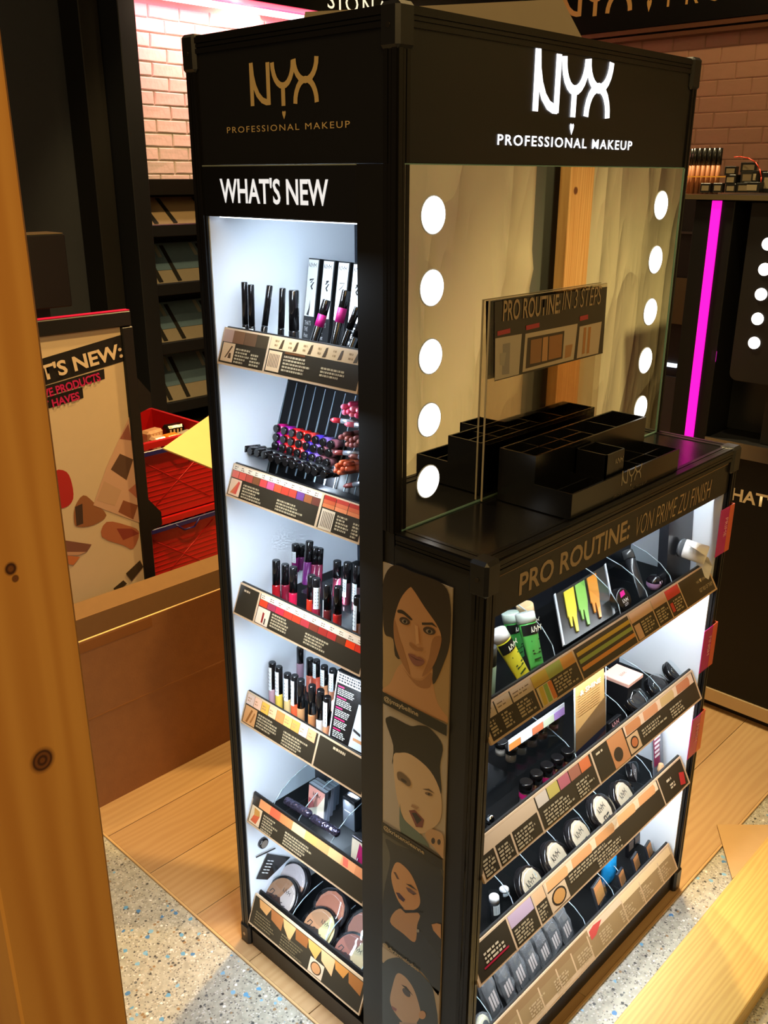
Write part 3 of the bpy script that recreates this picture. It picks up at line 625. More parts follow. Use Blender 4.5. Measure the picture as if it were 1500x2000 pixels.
def d2(R, T, G, up):
    cs = [(214, 106, 92), (206, 88, 74), (172, 74, 60), (124, 78, 48), (196, 70, 66), (190, 82, 120), (204, 78, 48), (186, 60, 44), (170, 62, 48), (104, 62, 120), (140, 82, 48), (104, 56, 44)]
    R(.01, .82, .70, .97, (222, 206, 184))
    for k, c in enumerate(cs): R(.012+k*.057, .60, .066+k*.057, .81, c); T(.02+k*.057, .94, .05+k*.057, 2, (120, 100, 80), .03, .03, k)
    R(.695, 0, .71, 1, TAN)
    for k in range(4):
        for j, c in enumerate(((176, 52, 40), (196, 96, 60), (206, 120, 76))): R(.715+k*.085, .64+.11*(2-j), .796+k*.085, .745+.11*(2-j), [min(255, x+(k*17) % 30-10) for x in c])
    R(.015, .08, .105, .57, (222, 190, 160)); R(.72, .06, .81, .60, (214, 194, 164)); up()
    for k in range(4): G([(.03+k*.012, .14), (.045+k*.012, .14), (.085+k*.003, .5), (.08, .53)], (206, 118-k*12, 70))
    for k in range(7): R(.732+k*.011, .12, .737+k*.011, .54, (110, 96, 80))
    T(.125, .5, .30, 8, seed=7); T(.40, .42, .6, 6, seed=8); T(.83, .55, .92, 8, seed=9); T(.94, .5, .985, 7, seed=10); T(.63, .13, .67, 1, (214, 190, 150), .07); T(.93, .13, .97, 1, (214, 190, 150), .07)
def d3(R, T, G, up):
    cs = [(216, 62, 36), (150, 52, 72), (206, 44, 60), (204, 56, 40), (182, 56, 34), (160, 50, 54), (120, 52, 36), (150, 44, 36), (168, 48, 42), (92, 56, 36), (226, 62, 22), (200, 50, 30)]
    R(.19, .80, .992, .97, (222, 200, 176)); R(.172, 0, .185, 1, TAN)
    for k, c in enumerate(cs): R(.19+k*.067, .60, .254+k*.067, .79, c); T(.20+k*.067, .93, .235+k*.067, 2, (120, 100, 80), .03, .03, k+4)
    R(.19, .08, .29, .57, (224, 198, 172)); up()
    G([(.235, .14), (.25, .14), (.25, .44), (.235, .46)], (140, 40, 34)); R(.258, .12, .268, .3, (70, 60, 50)); T(.05, .85, .13, 1, (200, 180, 150), .06)
    T(.31, .55, .45, 7, seed=11); T(.58, .47, .80, 8, seed=12); T(.93, .13, .97, 1, (214, 190, 150), .07)
def d4(R, T, G, up):
    cs = [(216, 186, 168), (226, 178, 150), (226, 168, 72), (222, 186, 140), (236, 134, 74), (222, 168, 96), (214, 146, 72), (214, 184, 164), (230, 156, 110)]
    for k, c in enumerate(cs): R(.012+k*.0655, .64, .075+k*.0655, .95, c); T(.02+k*.0655, .85, .055+k*.0655, 2, (176, 130, 90), .04, .04, k)
    R(.615, 0, .628, 1, TAN); R(.015, .08, .12, .6, (206, 150, 96)); up()
    G([(.04, .12), (.055, .12), (.085, .52), (.07, .54)], (150, 96, 48)); G([(.075, .16), (.09, .16), (.11, .46), (.10, .5)], (166, 108, 56))
    T(.135, .55, .33, 9, seed=14); T(.36, .5, .56, 9, seed=15); T(.74, .86, .88, 1, (206, 186, 150), .07); T(.55, .13, .59, 1, (214, 190, 150), .07)
def d5(R, T, G, up):
    cs = [(60, 50, 40), (216, 142, 92), (214, 92, 62), (204, 120, 72), (222, 186, 132), (206, 154, 90), (206, 150, 96), (224, 172, 122), (222, 150, 104), (206, 132, 88)]
    x = [0.01, .07, .17, .26, .37, .48, .58, .68, .78, .89, .992]
    for k, c in enumerate(cs): R(x[k], .66, x[k+1], .95, c)
    R(.015, .08, .11, .62, (222, 196, 160)); up()
    G([(.03, .15), (.08, .12), (.1, .4), (.06, .5)], (206, 96, 60)); G([(.05, .35), (.1, .4), (.09, .55), (.04, .58)], (196, 140, 70)); G([(.8, .7), (.84, .7), (.83, .92), (.79, .92)], (214, 96, 78))
    T(.13, .56, .27, 8, seed=16); T(.33, .52, .58, 7, seed=17); T(.92, .13, .97, 1, (214, 190, 150), .07)
def d6(R, T, G, up):
    for k, c in enumerate(((206, 150, 92), (160, 100, 56), (222, 160, 104), (140, 84, 44), (214, 150, 80), (222, 170, 120), (196, 130, 62), (160, 100, 50))):
        x = .05+k*.115; G([(x, .93), (x+.12, .93), (x+.09+.03*(k % 2), .62-.1*(k % 3)), (x+.02, .70-.08*(k % 2))], c)
    R(.56, .08, .68, .52, (214, 188, 158)); up()
    G([(.62+.045*math.cos(a*PI/8), .30+.18*math.sin(a*PI/8)) for a in range(16)], (70, 50, 34)); up()
    G([(.62+.037*math.cos(a*PI/8), .30+.15*math.sin(a*PI/8)) for a in range(16)], (196, 138, 90))
    T(.05, .55, .25, 8, (120, 104, 76), seed=18); T(.3, .5, .52, 8, (110, 96, 70), seed=19); T(.92, .13, .97, 1, (160, 140, 110), .07)
LZ = [(1.340, 1.281), (1.099, 1.043), (.866, .809), (.632, .570), (.393, .331), (.139, .075)]
for (zt, zb), d, xs in zip(LZ, (d1, d2, d3, d4, d5, d6), ((.022, .001), (.024, .002), (.024, .002), (.026, .004), (.028, .004), (.016, -.008))): left_strip(zt, zb, d, *xs)
LFL = [b+.006 for t, b in LZ]           # shelf floors of the left bay
M_SHELF = mat('shelf_black', (7, 7, 8), .5, spec=.2, bump=.02)
for i, z in enumerate(LFL):
    sh = kp(B(M_SHELF).box((.012, OY0+.001, z-.004), (.33, OY1-.005, z)), 'shelf')
    zt, zb = LZ[i]
    kp(B(M_BLK).hexa([(.009, OY0+.002, zb+.003), (.009, .414, zb+.003), (.014, .414, zb+.003), (.014, OY0+.002, zb+.003)], [(.027, OY0+.002, zt+.0005), (.027, .414, zt+.0005), (.0305, .414, zt+.0005), (.0305, OY0+.002, zt+.0005)]), 'shelf_front', sh)
    if i < 5:
        kp(B(M_LED).box((.018, OY0+.01, z-.0055), (.026, OY1-.012, z-.0042)), 'led_strip', sh)
        area('shelf_led', (.03, (OY0+OY1)/2, z-.0065), (.14, (OY0+OY1)/2, z-.16), 2.3, .012, .32, (.72, .86, 1))
area('shelf_led', (.035, (OY0+OY1)/2, 1.512), (.16, (OY0+OY1)/2, 1.36), 1.7, .012, .32, (.72, .86, 1))
kp(B(M_LED).box((.02, OY0+.01, 1.5165), (.03, OY1-.012, 1.5188)), 'led_strip')

def cx(px, py): return (at(px, py, y=-.163).x-.0225)/.7555
def e1(R, T, G, up):
    c = [cx(*p) for p in ((952, 1415), (976, 1403), (1006, 1390), (1046, 1367), (1130, 1300), (1236, 1237), (1280, 1194), (1307, 1177), (1334, 1160))]; c[0] = .008
    for k in range(3): R(c[k], .62, c[k+1]-.004, .95, (206, 186, 160)); T(c[k]+.005, .85, c[k+1]-.012, 2, (120, 100, 80), .03, .06, k); T(c[k]+.005, .55, c[k+1]-.01, 7, seed=30+k)
    w = (c[4]-c[3])/3
    for k, q in enumerate(((196, 164, 62), (160, 172, 84), (216, 152, 72))): R(c[3]+k*w, .62, c[3]+(k+1)*w, .95, q)
    R(c[3]+.004, .06, c[3]+w, .6, (214, 196, 150))
    for k, q in enumerate(((206, 176, 60), (140, 176, 80), (214, 120, 50))): G([(c[3]+.008+k*.018, .08), (c[3]+.022+k*.018, .08), (c[3]+.026+k*.016, .58), (c[3]+.012+k*.016, .58)], q)
    for k, q in enumerate(((204, 168, 54), (150, 172, 84), (222, 146, 60))): R(c[4]+.006, .70-.22*k, c[5]-.004, .82-.22*k, q)
    R(c[5], .64, c[6]-.004, .95, (222, 180, 146)); R(c[6], .64, c[7]-.003, .95, (206, 160, 130)); R(c[7], .64, c[8]-.003, .95, (206, 60, 56)); R(c[5]+.004, .08, c[5]+.03, .55, (214, 172, 140)); R(c[7]+.004, .2, c[7]+.018, .5, (200, 60, 52))
    for k in range(3, 9): R(c[k]-.006, 0, c[k]-.001, 1, TAN)
    up(); T(c[3]+w+.008, .55, c[4]-.012, 6, seed=34); T(c[5]+.035, .55, c[6]-.01, 6, seed=35); T(c[6]+.004, .55, c[7]-.01, 6, seed=36); T(c[7]+.02, .55, c[8]-.008, 5, seed=37)
def brush(R, G, x0, x1, n, cols):
    for k in range(n):
        a = x0+(x1-x0)*k/n; w = (x1-x0)/n; G([(a, .66), (a+w*.78, .64), (a+w*.84, .80), (a+w*.80, .93), (a+.004, .93)], cols[k % len(cols)])
def e2(R, T, G, up):
    c = [cx(*p) for p in ((932, 1665), (948, 1720), (975, 1690), (1012, 1650), (1060, 1600), (1155, 1520), (1178, 1495), (1210, 1470))]
    R(.01, .60, .22, .95, (206, 178, 146)); R(.0, 0, .004, 1, TAN)
    for k in (.055, .115, .215): R(k, 0, k+.006, .6, TAN)
    for k, q in enumerate(((206, 190, 172), (190, 170, 90), (176, 96, 104), (160, 100, 80), (206, 110, 66))): R(.225+k*.045, .64, .267+k*.045, .95, q)
    R(.455, 0, .462, 1, TAN); R(.465, .06, .53, .94, DK); R(.532, .06, .605, .94, (196, 132, 84)); R(.61, .1, .665, .6, (206, 168, 124)); up()
    G([(.56+.02*math.cos(a*PI/8), .38+.2*math.sin(a*PI/8)) for a in range(16)], (60, 50, 40)); G([(.638+.018*math.cos(a*PI/8), .35+.18*math.sin(a*PI/8)) for a in range(16)], (50, 40, 34)); up(); G([(.638+.014*math.cos(a*PI/8), .35+.13*math.sin(a*PI/8)) for a in range(16)], (190, 110, 66))
    R(.61, .64, .985, .95, (222, 190, 160)); brush(R, G, .615, .98, 4, [(196, 130, 84), (206, 142, 100), (196, 162, 110), (190, 120, 84)])
    T(.01, .5, .05, 8, seed=40); T(.065, .5, .11, 8, seed=41); T(.125, .5, .2, 6, seed=42); T(.235, .5, .36, 6, seed=43); T(.37, .5, .44, 6, seed=44); T(.68, .5, .82, 3, seed=45); T(.475, .84, .52, 1, (206, 186, 150), .06); T(.83, .45, .9, 4, seed=46)
def e3(R, T, G, up):
    R(.145, .6, .235, .95, (188, 164, 184)); R(.24, .6, .285, .95, (214, 172, 130)); R(.29, .66, .845, .95, (226, 196, 160)); brush(R, G, .295, .85, 5, [(222, 162, 108), (214, 152, 100), (206, 146, 94)])
    for k in (.138, .237, .287, .85): R(k, 0, k+.006, 1 if k > .8 or k < .2 else .95, TAN)
    R(.292, .08, .365, .62, (216, 186, 150)); up()
    G([(.328+.03*math.cos(a*PI/8), .35+.24*math.sin(a*PI/8)) for a in range(16)], (44, 36, 30)); up(); G([(.328+.024*math.cos(a*PI/8), .35+.19*math.sin(a*PI/8)) for a in range(16)], (206, 150, 86))
    T(.04, .65, .11, 3, (206, 190, 160), .06, .05, 50); R(.03, .28, .12, .33, (170, 30, 60)); T(.15, .52, .23, 7, seed=51); T(.245, .52, .28, 6, seed=52); T(.38, .6, .58, 3, seed=53); T(.5, .4, .62, 5, seed=54); T(.89, .7, .93, 1, (206, 190, 160), .08); T(.90, .5, .94, 2, (206, 190, 160), .06); G([(.95, .2), (.975, .12), (.985, .5), (.96, .6)], (190, 50, 52))
def e4(R, T, G, up):
    R(.008, .06, .992, .95, (150, 124, 88)); R(.0, .7, .52, .95, (140, 110, 76)); R(.53, .72, .7, .95, (222, 190, 160)); R(.7, .66, .99, .95, (222, 194, 150))
    for k in (.10, .2, .29, .37, .44, .52, .70, .80, .91): R(k, 0, k+.005, .8, TAN)
    R(.0, .06, .52, .2, (206, 178, 146)); up(); G([(.535, .58), (.56, .60), (.60, .86), (.56, .92), (.535, .86)], (196, 72, 70))
    for k in range(9): T(.02+k*.11, .55, .09+k*.11, 5, (190, 166, 130), seed=60+k)
BZ = [(.838, .789), (.590, .532), (.372, .316), (.134, .078)]
bs = [base_strip(zt, zb, d) for (zt, zb), d in zip(BZ, (e1, e2, e3, e4))]
ca, cb_ = at(1338, 1142, y=-.165), at(1396, 1110, y=-.165); vv = Vector((0, .03, .049)).normalized(); nn = X.cross(vv)
for s_, k, w in (('WE \u2665 SWATCHES', .031, .062), ('GET RID OF THEM', .014, .056)):
    o_ = Vector((.712, -.178, .789))+vv*k+nn*.0009; text(s_, o_, X, vv, w, .0075, pm((196, 180, 150)), 'lettering', bs[0], KO)
BFL = [b+.005 for t, b in BZ]
for i, z in enumerate(BFL):
    sh = kp(B(M_SHELF).box((.022, -.166, z-.004), (.787, .028, z)), 'shelf')
    zt, zb = BZ[i]
    kp(B(M_BLK).hexa([(.023, -.1705, zb+.003), (.777, -.1705, zb+.003), (.777, -.1655, zb+.003), (.023, -.1655, zb+.003)], [(.023, -.1445, zt+.001), (.777, -.1445, zt+.001), (.777, -.141, zt+.001), (.023, -.141, zt+.001)]), 'shelf_front', sh)
    if i < 3:
        kp(B(M_LED).box((.04, -.156, z-.0053), (.77, -.148, z-.0042)), 'led_strip', sh)
        area('shelf_led', (.4, -.146, z-.0062), (.4, -.06, z-.15), 3.4, .72, .012, (.86, .94, 1))
area('shelf_led', (.4, -.14, 1.055), (.4, -.06, .9), 3.6, .72, .012, (.86, .94, 1))

# portrait poster on the end of the counter ---------------------------------
pp = kp(B(mat('portrait_paper', (176, 156, 128), .2, coat=.3)).box((.0005, -.112, .03), (.0028, .0245, 1.031)), 'portrait_panel')
kp(B(M_BLK).box((.0, .0247, .0025), (.003, .074, 1.595)), 'stile_cover'); 
E6 = lambda a, b: at(700+a/3.846, 1040+b/3.846, x=0.0)
E7 = lambda a, b: at(700+a/4.346, 1540+b/4.346, x=0.0)
def layer(name, items):
    mb = MB(); k = 0
    for fn, pts, c in items:
        k += 1; mb.m(pm(c, .25)); q = [fn(*p)+Vector((-.00012*k, 0, 0)) for p in pts]
        if len(q) > 5: q = smooth_loop(q)
        q = [Vector((p.x, min(max(p.y, -.1118), .0243), max(p.z, .031))) for p in q]
        nrm = sum(((q[i]).cross(q[(i+1) % len(q)]) for i in range(len(q))), Vector())
        if nrm.x > 0: q.reverse()
        mb.face(q)
    mb.build(name, pp, KO)
def ell(cx_, cy_, rx, ry, rot=0, n=14):
    c, s = math.cos(math.radians(rot)), math.sin(math.radians(rot))
    return [(cx_+rx*math.cos(2*PI*i/n)*c-ry*math.sin(2*PI*i/n)*s, cy_+rx*math.cos(2*PI*i/n)*s+ry*math.sin(2*PI*i/n)*c) for i in range(n)]
SK, SKD, HR, BLD, LIP = (196, 138, 84), (164, 108, 60), (52, 40, 28), (176, 138, 84), (142, 84, 66)
layer('portrait_print', [
 (E6, [(187, 1000), (187, 650), (240, 560), (320, 760), (330, 1010), (260, 1120), (187, 1180)], BLD),
 (E6, [(700, 780), (690, 1100), (672, 1440), (600, 1290), (540, 1160), (600, 900)], BLD),
 (E6, [(330, 980), (240, 1130), (187, 1170), (187, 1195), (672, 1430), (600, 1290), (560, 1130), (540, 1000)], SK),
 (E6, [(330, 1010), (400, 1090), (480, 1110), (550, 1050), (540, 1160), (440, 1150)], SKD),
 (E6, [(268, 245), (420, 300), (640, 390), (696, 560), (690, 820), (640, 990), (560, 1140), (540, 900), (300, 950), (262, 800), (200, 760), (187, 600), (190, 360)], HR),
 (E6, [(385, 415), (318, 500), (272, 650), (272, 800), (318, 950), (392, 1070), (440, 1095), (490, 1090), (560, 1010), (612, 880), (624, 780), (590, 690), (500, 560), (415, 430)], SK),
 (E6, [(560, 1010), (612, 880), (624, 780), (560, 800), (530, 950), (480, 1080)], SKD), (E6, [(272, 650), (272, 800), (318, 950), (392, 1070), (350, 900), (310, 780)], SKD),
 (E6, [(300, 580), (340, 585), (405, 645), (395, 655), (340, 612), (300, 600)], HR), (E6, [(480, 675), (560, 675), (600, 715), (555, 692), (482, 692)], HR),
 (E6, ell(352, 662, 42, 26, 25), (70, 50, 36)), (E6, ell(352, 666, 22, 14, 25), (150, 128, 100)), (E6, ell(354, 666, 11, 12), (30, 26, 24)),
 (E6, ell(538, 735, 48, 28, 18), (70, 50, 36)), (E6, ell(538, 740, 26, 15, 18), (150, 128, 100)), (E6, ell(540, 740, 12, 13), (30, 26, 24)),
 (E6, [(395, 820), (440, 858), (490, 866), (482, 884), (432, 876), (392, 845)], SKD), (E6, [(430, 690), (455, 700), (462, 830), (440, 840)], (214, 156, 98)),
 (E6, [(380, 908), (425, 915), (445, 930), (470, 932), (505, 965), (470, 998), (420, 985)], LIP), (E6, [(382, 910), (440, 944), (503, 965), (440, 952)], (90, 50, 40)),
 (E6, [(187, 1190), (672, 1440), (672, 1525), (187, 1275)], (30, 28, 24)),
])
layer('portrait_print', [
 (E6, [(205, 1420), (225, 1385), (262, 1388), (390, 1452), (460, 1448), (540, 1475), (632, 1600), (612, 1760), (622, 1960), (560, 1900), (300, 1700), (255, 1740), (262, 1600)], (30, 27, 24)),
 (E6, [(262, 1690), (310, 1655), (400, 1670), (540, 1790), (618, 1960), (620, 2140), (560, 2220), (480, 2260), (400, 2240), (330, 2120), (285, 1960)], (206, 168, 120)),
 (E7, [(355, 130), (380, 250), (540, 400), (600, 500), (480, 440), (360, 370)], (96, 110, 92)), (E7, [(360, 370), (480, 440), (600, 500), (720, 600), (520, 560), (230, 320)], (70, 62, 48)),
 (E7, [(430, 185), (480, 180), (560, 265), (545, 330), (490, 325)], (120, 60, 50)), (E7, [(455, 205), (490, 205), (540, 265), (500, 300)], (40, 26, 24)),
 (E7, [(545, 2), (600, 0), (650, 40), (600, 18)], (96, 70, 48)), (E7, ell(600, 45, 34, 13, 20), (120, 90, 64)), (E7, ell(602, 45, 10, 10), (50, 38, 30)), (E6, [(295, 1800), (330, 1800), (390, 1860), (385, 1905), (330, 1870), (300, 1850)], (110, 84, 58)), (E6, ell(345, 1862, 26, 10, 35), (60, 46, 36)), (E7, [(460, 130), (520, 160), (500, 175), (450, 150)], (166, 122, 82)),
 (E7, [(570, 385), (610, 345), (660, 350), (725, 400), (740, 600), (640, 490), (600, 450)], (196, 150, 100)), (E7, ell(640, 440, 16, 26), (60, 44, 36)), (E7, ell(690, 450, 14, 24), (60, 44, 36)),
 (E7, [(200, 270), (720, 605), (722, 690), (200, 360)], (40, 36, 28)),
])
layer('portrait_print', [
 (E7, [(200, 365), (722, 695), (700, 1720), (560, 1560), (200, 1310)], (84, 80, 66)),
 (E7, [(230, 430), (330, 480), (520, 560), (720, 760), (705, 1720), (540, 1560), (210, 1300), (215, 900), (270, 600)], (48, 48, 44)),
 (E7, [(345, 1020), (515, 1060), (500, 1160), (480, 1302), (380, 1230), (270, 1130)], (190, 140, 92)),
 (E7, [(330, 625), (380, 650), (450, 730), (510, 870), (525, 970), (490, 1022), (410, 1030), (345, 960), (300, 850), (280, 740), (300, 660)], (204, 146, 90)),
 (E7, [(345, 1000), (400, 1030), (500, 1030), (560, 1050), (400, 1055)], (26, 25, 24)), (E7, [(320, 880), (350, 885), (400, 940), (385, 962), (345, 930)], (70, 44, 56)),
 (E7, [(300, 705), (320, 710), (350, 770), (330, 765)], (96, 66, 50)), (E7, [(405, 835), (440, 845), (500, 892), (460, 890), (425, 872)], (110, 76, 66)), (E7, [(425, 872), (460, 890), (500, 892), (470, 900)], (50, 40, 40)), (E7, [(405, 805), (450, 815), (505, 865), (450, 835)], HR),
 (E7, [(625, 1150), (670, 1140), (705, 1150), (705, 1275), (640, 1200)], (200, 146, 96)), (E7, ell(510, 1205, 12, 14), (150, 140, 120)),
])
layer('portrait_print', [
 (E7, [(200, 1340), (340, 1430), (200, 1520)], (186, 164, 130)), (E7, [(575, 1640), (690, 1725), (680, 2100), (640, 1800)], (186, 164, 130)),
 (E7, [(215, 1480), (280, 1440), (380, 1450), (560, 1600), (650, 1780), (670, 2400), (200, 2400), (200, 1560)], (66, 72, 74)),
 (E7, [(330, 1570), (400, 1600), (470, 1700), (520, 1850), (525, 1930), (480, 2000), (400, 2000), (310, 1900), (270, 1800), (290, 1680)], (196, 160, 126)), (E7, [(350, 1980), (500, 1990), (480, 2300), (360, 2300)], (176, 144, 120)),
 (E7, ell(410, 1730, 46, 22, 50), (84, 76, 74)), (E7, [(365, 1660), (410, 1680), (470, 1760), (410, 1705)], (60, 54, 48)), (E7, ell(545, 1920, 30, 36), (200, 150, 104)),
 (E7, [(285, 1840), (330, 1870), (320, 1890), (290, 1870)], (150, 100, 96)),
])
def handle(s_, a, b, fn, hgt):
    A, B_ = fn(*a), fn(*b); u = B_-A; v = (-X).cross(u).normalized(); v = -v if v.z < 0 else v
    text(s_, A+Vector((-.0026, .0, 0))-u*.0, u, v, u.length, hgt, pm((186, 160, 116)), 'lettering', pp, KO, bold=.02)
handle('@jmaybelline', (200, 1265), (458, 1390), E6, .0115); handle('@kristenxleanne', (222, 345), (567, 565), E7, .011); handle('@dirtymelodies', (218, 1335), (520, 1560), E7, .011)
# ------------------------------------------------------------------ second display stand on the right
rd = thing('display_stand', (1.9, .1, 0), 'black display stand with magenta neon strip and round lamps at the right edge', 'display stand'); RO = rd.location
def rp(mb, n, parent=None): return mb.build(n, parent or rd, RO)
M_STAND = mat('stand_black', (10, 10, 10), .5, spec=.3, bump=.02)
rp(B(M_STAND).box((1.6, -.25, .075), (2.3, .243, .822), .002), 'lower_cabinet')
rp(B(M_SILV).box((1.592, -.25, .824), (1.6, .245, .868)), 'metal_rail')
rp(B(mat('pale_rail', (196, 172, 136), .4, metal=.2)).box((1.594, -.25, .03), (1.612, .24, .072)), 'base_rail'); rp(B(M_BLK).box((1.62, -.24, .0025), (2.28, .22, .03)), 'foot')
rp(B(M_BLK).box((1.601, -.25, .8225), (2.3, .24, .866)), 'worktop')
rp(B(M_STAND).box((1.6, .247, .0025), (2.3, .36, 1.519), .002), 'neon_column')
rp(B(M_NEON).box((1.594, .283, .40), (1.5995, .309, 1.5185)), 'neon_strip')
area('neon_light', (1.588, .296, 1.1), (1.0, .1, 1.1), .8, .75, .03, (1, .02, .6))
rp(B(mat('back_recess', (36, 38, 40), .35)).box((1.74, -.25, .867), (1.76, .246, 1.518)), 'back_panel')
rp(B(M_BLK).box((1.595, -.25, 1.5195), (2.3, .392, 1.532)), 'top_board')
rp(B(mat('brass_edge', (150, 132, 96), .3, metal=.8)).box((1.590, -.25, 1.521), (1.5945, .392, 1.5335)), 'top_edge')
fr_ = rp(B(M_BLK).slab([(1.61, .205, 1.06)]+[(1.61, .185+.02*math.cos(a), 1.08-.0+.02*math.sin(a)-.02) for a in (-.5, -1.0, -1.5)]+[(1.61, -.24, 1.04), (1.61, -.24, 1.515), (1.61, .205, 1.515)], X, .02), 'mirror_frame')
rp(B(M_MIRR).box((1.607, -.23, 1.13), (1.6095, .105, 1.5)), 'mirror_glass', fr_)
for k in range(5): rp(B(M_BULB).lathe([(.0165, 0), (.0165, .002)], (1.6095, .147, 1.412-k*.0655), -X, 20), 'lamp', fr_)
rp(B(M_BLK).box((1.63, .06, .868), (1.70, .10, 1.05)), 'bracket')
rp(B(mat('grey_card', (118, 108, 92), .5)).slab([(1.615, .075, 1.035), (1.615, .0, 1.04), (1.615, .0, .98), (1.615, .05, .985)], X, .01), 'card_flap')
text("WHAT'S NEW", (1.5994, .205, .694), -Y, Z, .33, .04, mat('cream_letter', (206, 186, 150), .5), 'lettering', rd, RO, bold=.025)
# far dark shelf seen in the gap beside the neon column
gs = thing('far_display', (2.65, 1.1, 0), 'dark far display with a bright light bar between kiosk and neon column', 'display stand'); GO = gs.location
B(mat('gap_dark', (30, 32, 36), .5)).box((2.6, .55, .0025), (2.98, 2.0, 1.505)).build('carcass', gs, GO)
def gq(a, b, M, n):
    p, q = at(*a, x=2.598), at(*b, x=2.598); B(M).box((2.59, p.y, p.z), (2.599, q.y, q.z)).build(n, gs, GO)
gq((1292, 450), (1354, 457), M_SILV, 'rail'); gq((1298, 540), (1345, 635), mat('olive_card', (96, 86, 64), .5), 'panel'); gq((1296, 707), (1322, 718), mat('light_bar', (230, 244, 255), emit=1.5), 'light_bar'); gq((1280, 730), (1316, 850), mat('slate_panel', (70, 78, 88), .4), 'panel')
# things piled on the display stand
tz = 1.534
kt = mat('kraft_tube', (176, 112, 72), .5, noise=.1); ct = mat('dark_cap', (28, 26, 22), .25)
spots = [(1350+i*9.6-(k*5), k) for k in range(2) for i in range(6)]
for n_, (px, k) in enumerate(spots):
    p = at(px, 372, x=1.632+k*.03); tb = thing('pencil_tube', (1.632+k*.03, p.y, tz+.0005), '%s kraft tube from the left in the %s row of the banded bundle' % (['first', 'second', 'third', 'fourth', 'fifth', 'sixth'][n_ % 6], 'front' if k == 0 else 'rear'), 'tube', 'banded tubes on the display stand')
    tb.rotation_euler = (.13, 0, 0) if False else (.0, .0, 0)
    B(kt).lathe([(.0062, 0), (.0062, .075)], n=12).build('body', tb); B(ct).lathe([(.0066, .0752), (.0066, .118)], n=12).build('cap', tb)
pa, pb = at(1345, 345, x=1.62), at(1418, 345, x=1.62)
tag(B(mat('yellow_band', (226, 160, 60), .4)).box((1.6205, pb.y, 1.578), (1.6235, pa.y+.004, 1.581)).build('rubber_band', None, (1.62, pa.y, 1.58)), 'yellow rubber band around the bundle of kraft tubes', 'rubber band')
def small_box(px, py, x, s, rz, ry, label, c=(26, 25, 23)):
    p = at(px, py, x=x); b = thing('product_box', (x, p.y, max(p.z, tz+.0005)), label, 'box', 'small boxes on the display stand'); b.rotation_euler = (ry, 0, rz)
    B(mat('box_black_%d' % c[0], c, .3)).box((-s[0]/2, -s[1]/2, 0), (s[0]/2, s[1]/2, s[2]), .0006).build('carton', b)
    B(pm((124, 110, 84))).box((-s[0]/2-.0004, -s[1]*.36, s[2]*.2), (-s[0]/2-.0001, s[1]*.36, s[2]*.75)).build('print', b)
for i, (px, py, x, s, rz, ry, lb) in enumerate((
 (1379, 376, 1.604, (.018, .028, .024), 0, 0, 'left small black carton in front of the kraft tubes'), (1403, 376, 1.604, (.018, .026, .024), 0, 0, 'second small black carton in front of the kraft tubes'),
 (1430, 376, 1.612, (.03, .028, .022), 0, 0, 'black carton at the bottom of the small pile'), (1430, 360, 1.612, (.03, .028, .024), 0, 0, 'black carton in the middle of the small pile'), (1428, 342, 1.612, (.03, .03, .022), .2, 0, 'black carton on top of the small pile'),
 (1452, 376, 1.615, (.03, .034, .024), .25, 0, 'black carton left in the red-banded heap'), (1474, 376, 1.62, (.04, .05, .026), -.2, 0, 'wide black carton under the red-banded heap'),
 (1456, 358, 1.622, (.03, .03, .03), .5, 0, 'tilted black carton on the red-banded heap, left one'), (1478, 357, 1.63, (.03, .036, .03), -.5, 0, 'tilted black carton on the red-banded heap, right one'), (1462, 336, 1.63, (.03, .04, .024), .3, 0, 'topmost black carton of the red-banded heap'),
 (1510, 376, 1.64, (.05, .05, .05), 0, 0, 'black carton at the very right picture edge'))): small_box(px, py, x, s, rz, ry, lb)
bp_ = [at(*q, x=1.601) for q in ((1434, 307), (1446, 306), (1462, 309), (1476, 317), (1484, 330), (1487, 346), (1486, 356), (1478, 366))]
tag(B(mat('red_band', (216, 60, 34), .4)).path(bp_, .0014).build('rubber_band', None, bp_[0]), 'red rubber band looped over the heap of black cartons', 'rubber band')

# ------------------------------------------------------------------ board on top of the tower
Fh = Vector((FW.x, FW.y, 0)).normalized()
def vp(px, py):
    d = FW+RT*((px-750)/FPX)-UP*((py-1000)/FPX); return CAM+d*((Vector((.42, .25, 1.8))-CAM).dot(Fh)/d.dot(Fh))
t0, t1, t2, t3 = vp(596, 23), vp(1098, -2), vp(1138, 76), vp(1150, 100)
bl, br = Vector((t0.x-.01, t0.y+.01, KH+.003)), Vector((t3.x, t3.y, KH+.003))
tag(B(mat('grey_board', (168, 152, 126), .6, noise=.04)).slab([bl, br, t2, t1, t0], Fh, .006).build('foam_board', None, (.42, .25, KH)), 'grey beige board standing on top of the kiosk tower', 'board')

# ------------------------------------------------------------------ on the counter: organizer and acrylic sign
CZ = KB+.0018
og = thing('makeup_organizer', (.4, -.09, CZ), 'black stepped makeup organizer tray with compartments on the counter', 'organizer'); OO = og.location
M_ORG = mat('organizer_black', (17, 17, 18), .22, bump=.01)
def op(mb, n, parent=None): return mb.build(n, parent or og, OO)
ox0, ox1, oy0, oym, oy1 = .226, .572, -.158, -.088, -.018; zl, zh = 1.126, 1.172; w = .0035
op(B(M_ORG).box((ox0, oy0, CZ), (ox1, oy1, CZ+.005)), 'tray_floor')
op(B(M_ORG).box((ox0, oy0, CZ+.005), (ox1, oy0+w, zl)), 'front_wall')
for x in (ox0, ox1-w): op(B(M_ORG).box((x, oy0+w, CZ+.005), (x+w, oym, zl)), 'side_wall'); op(B(M_ORG).box((x, oym+w, CZ+.005), (x+w, oy1-w, zh)), 'side_wall')
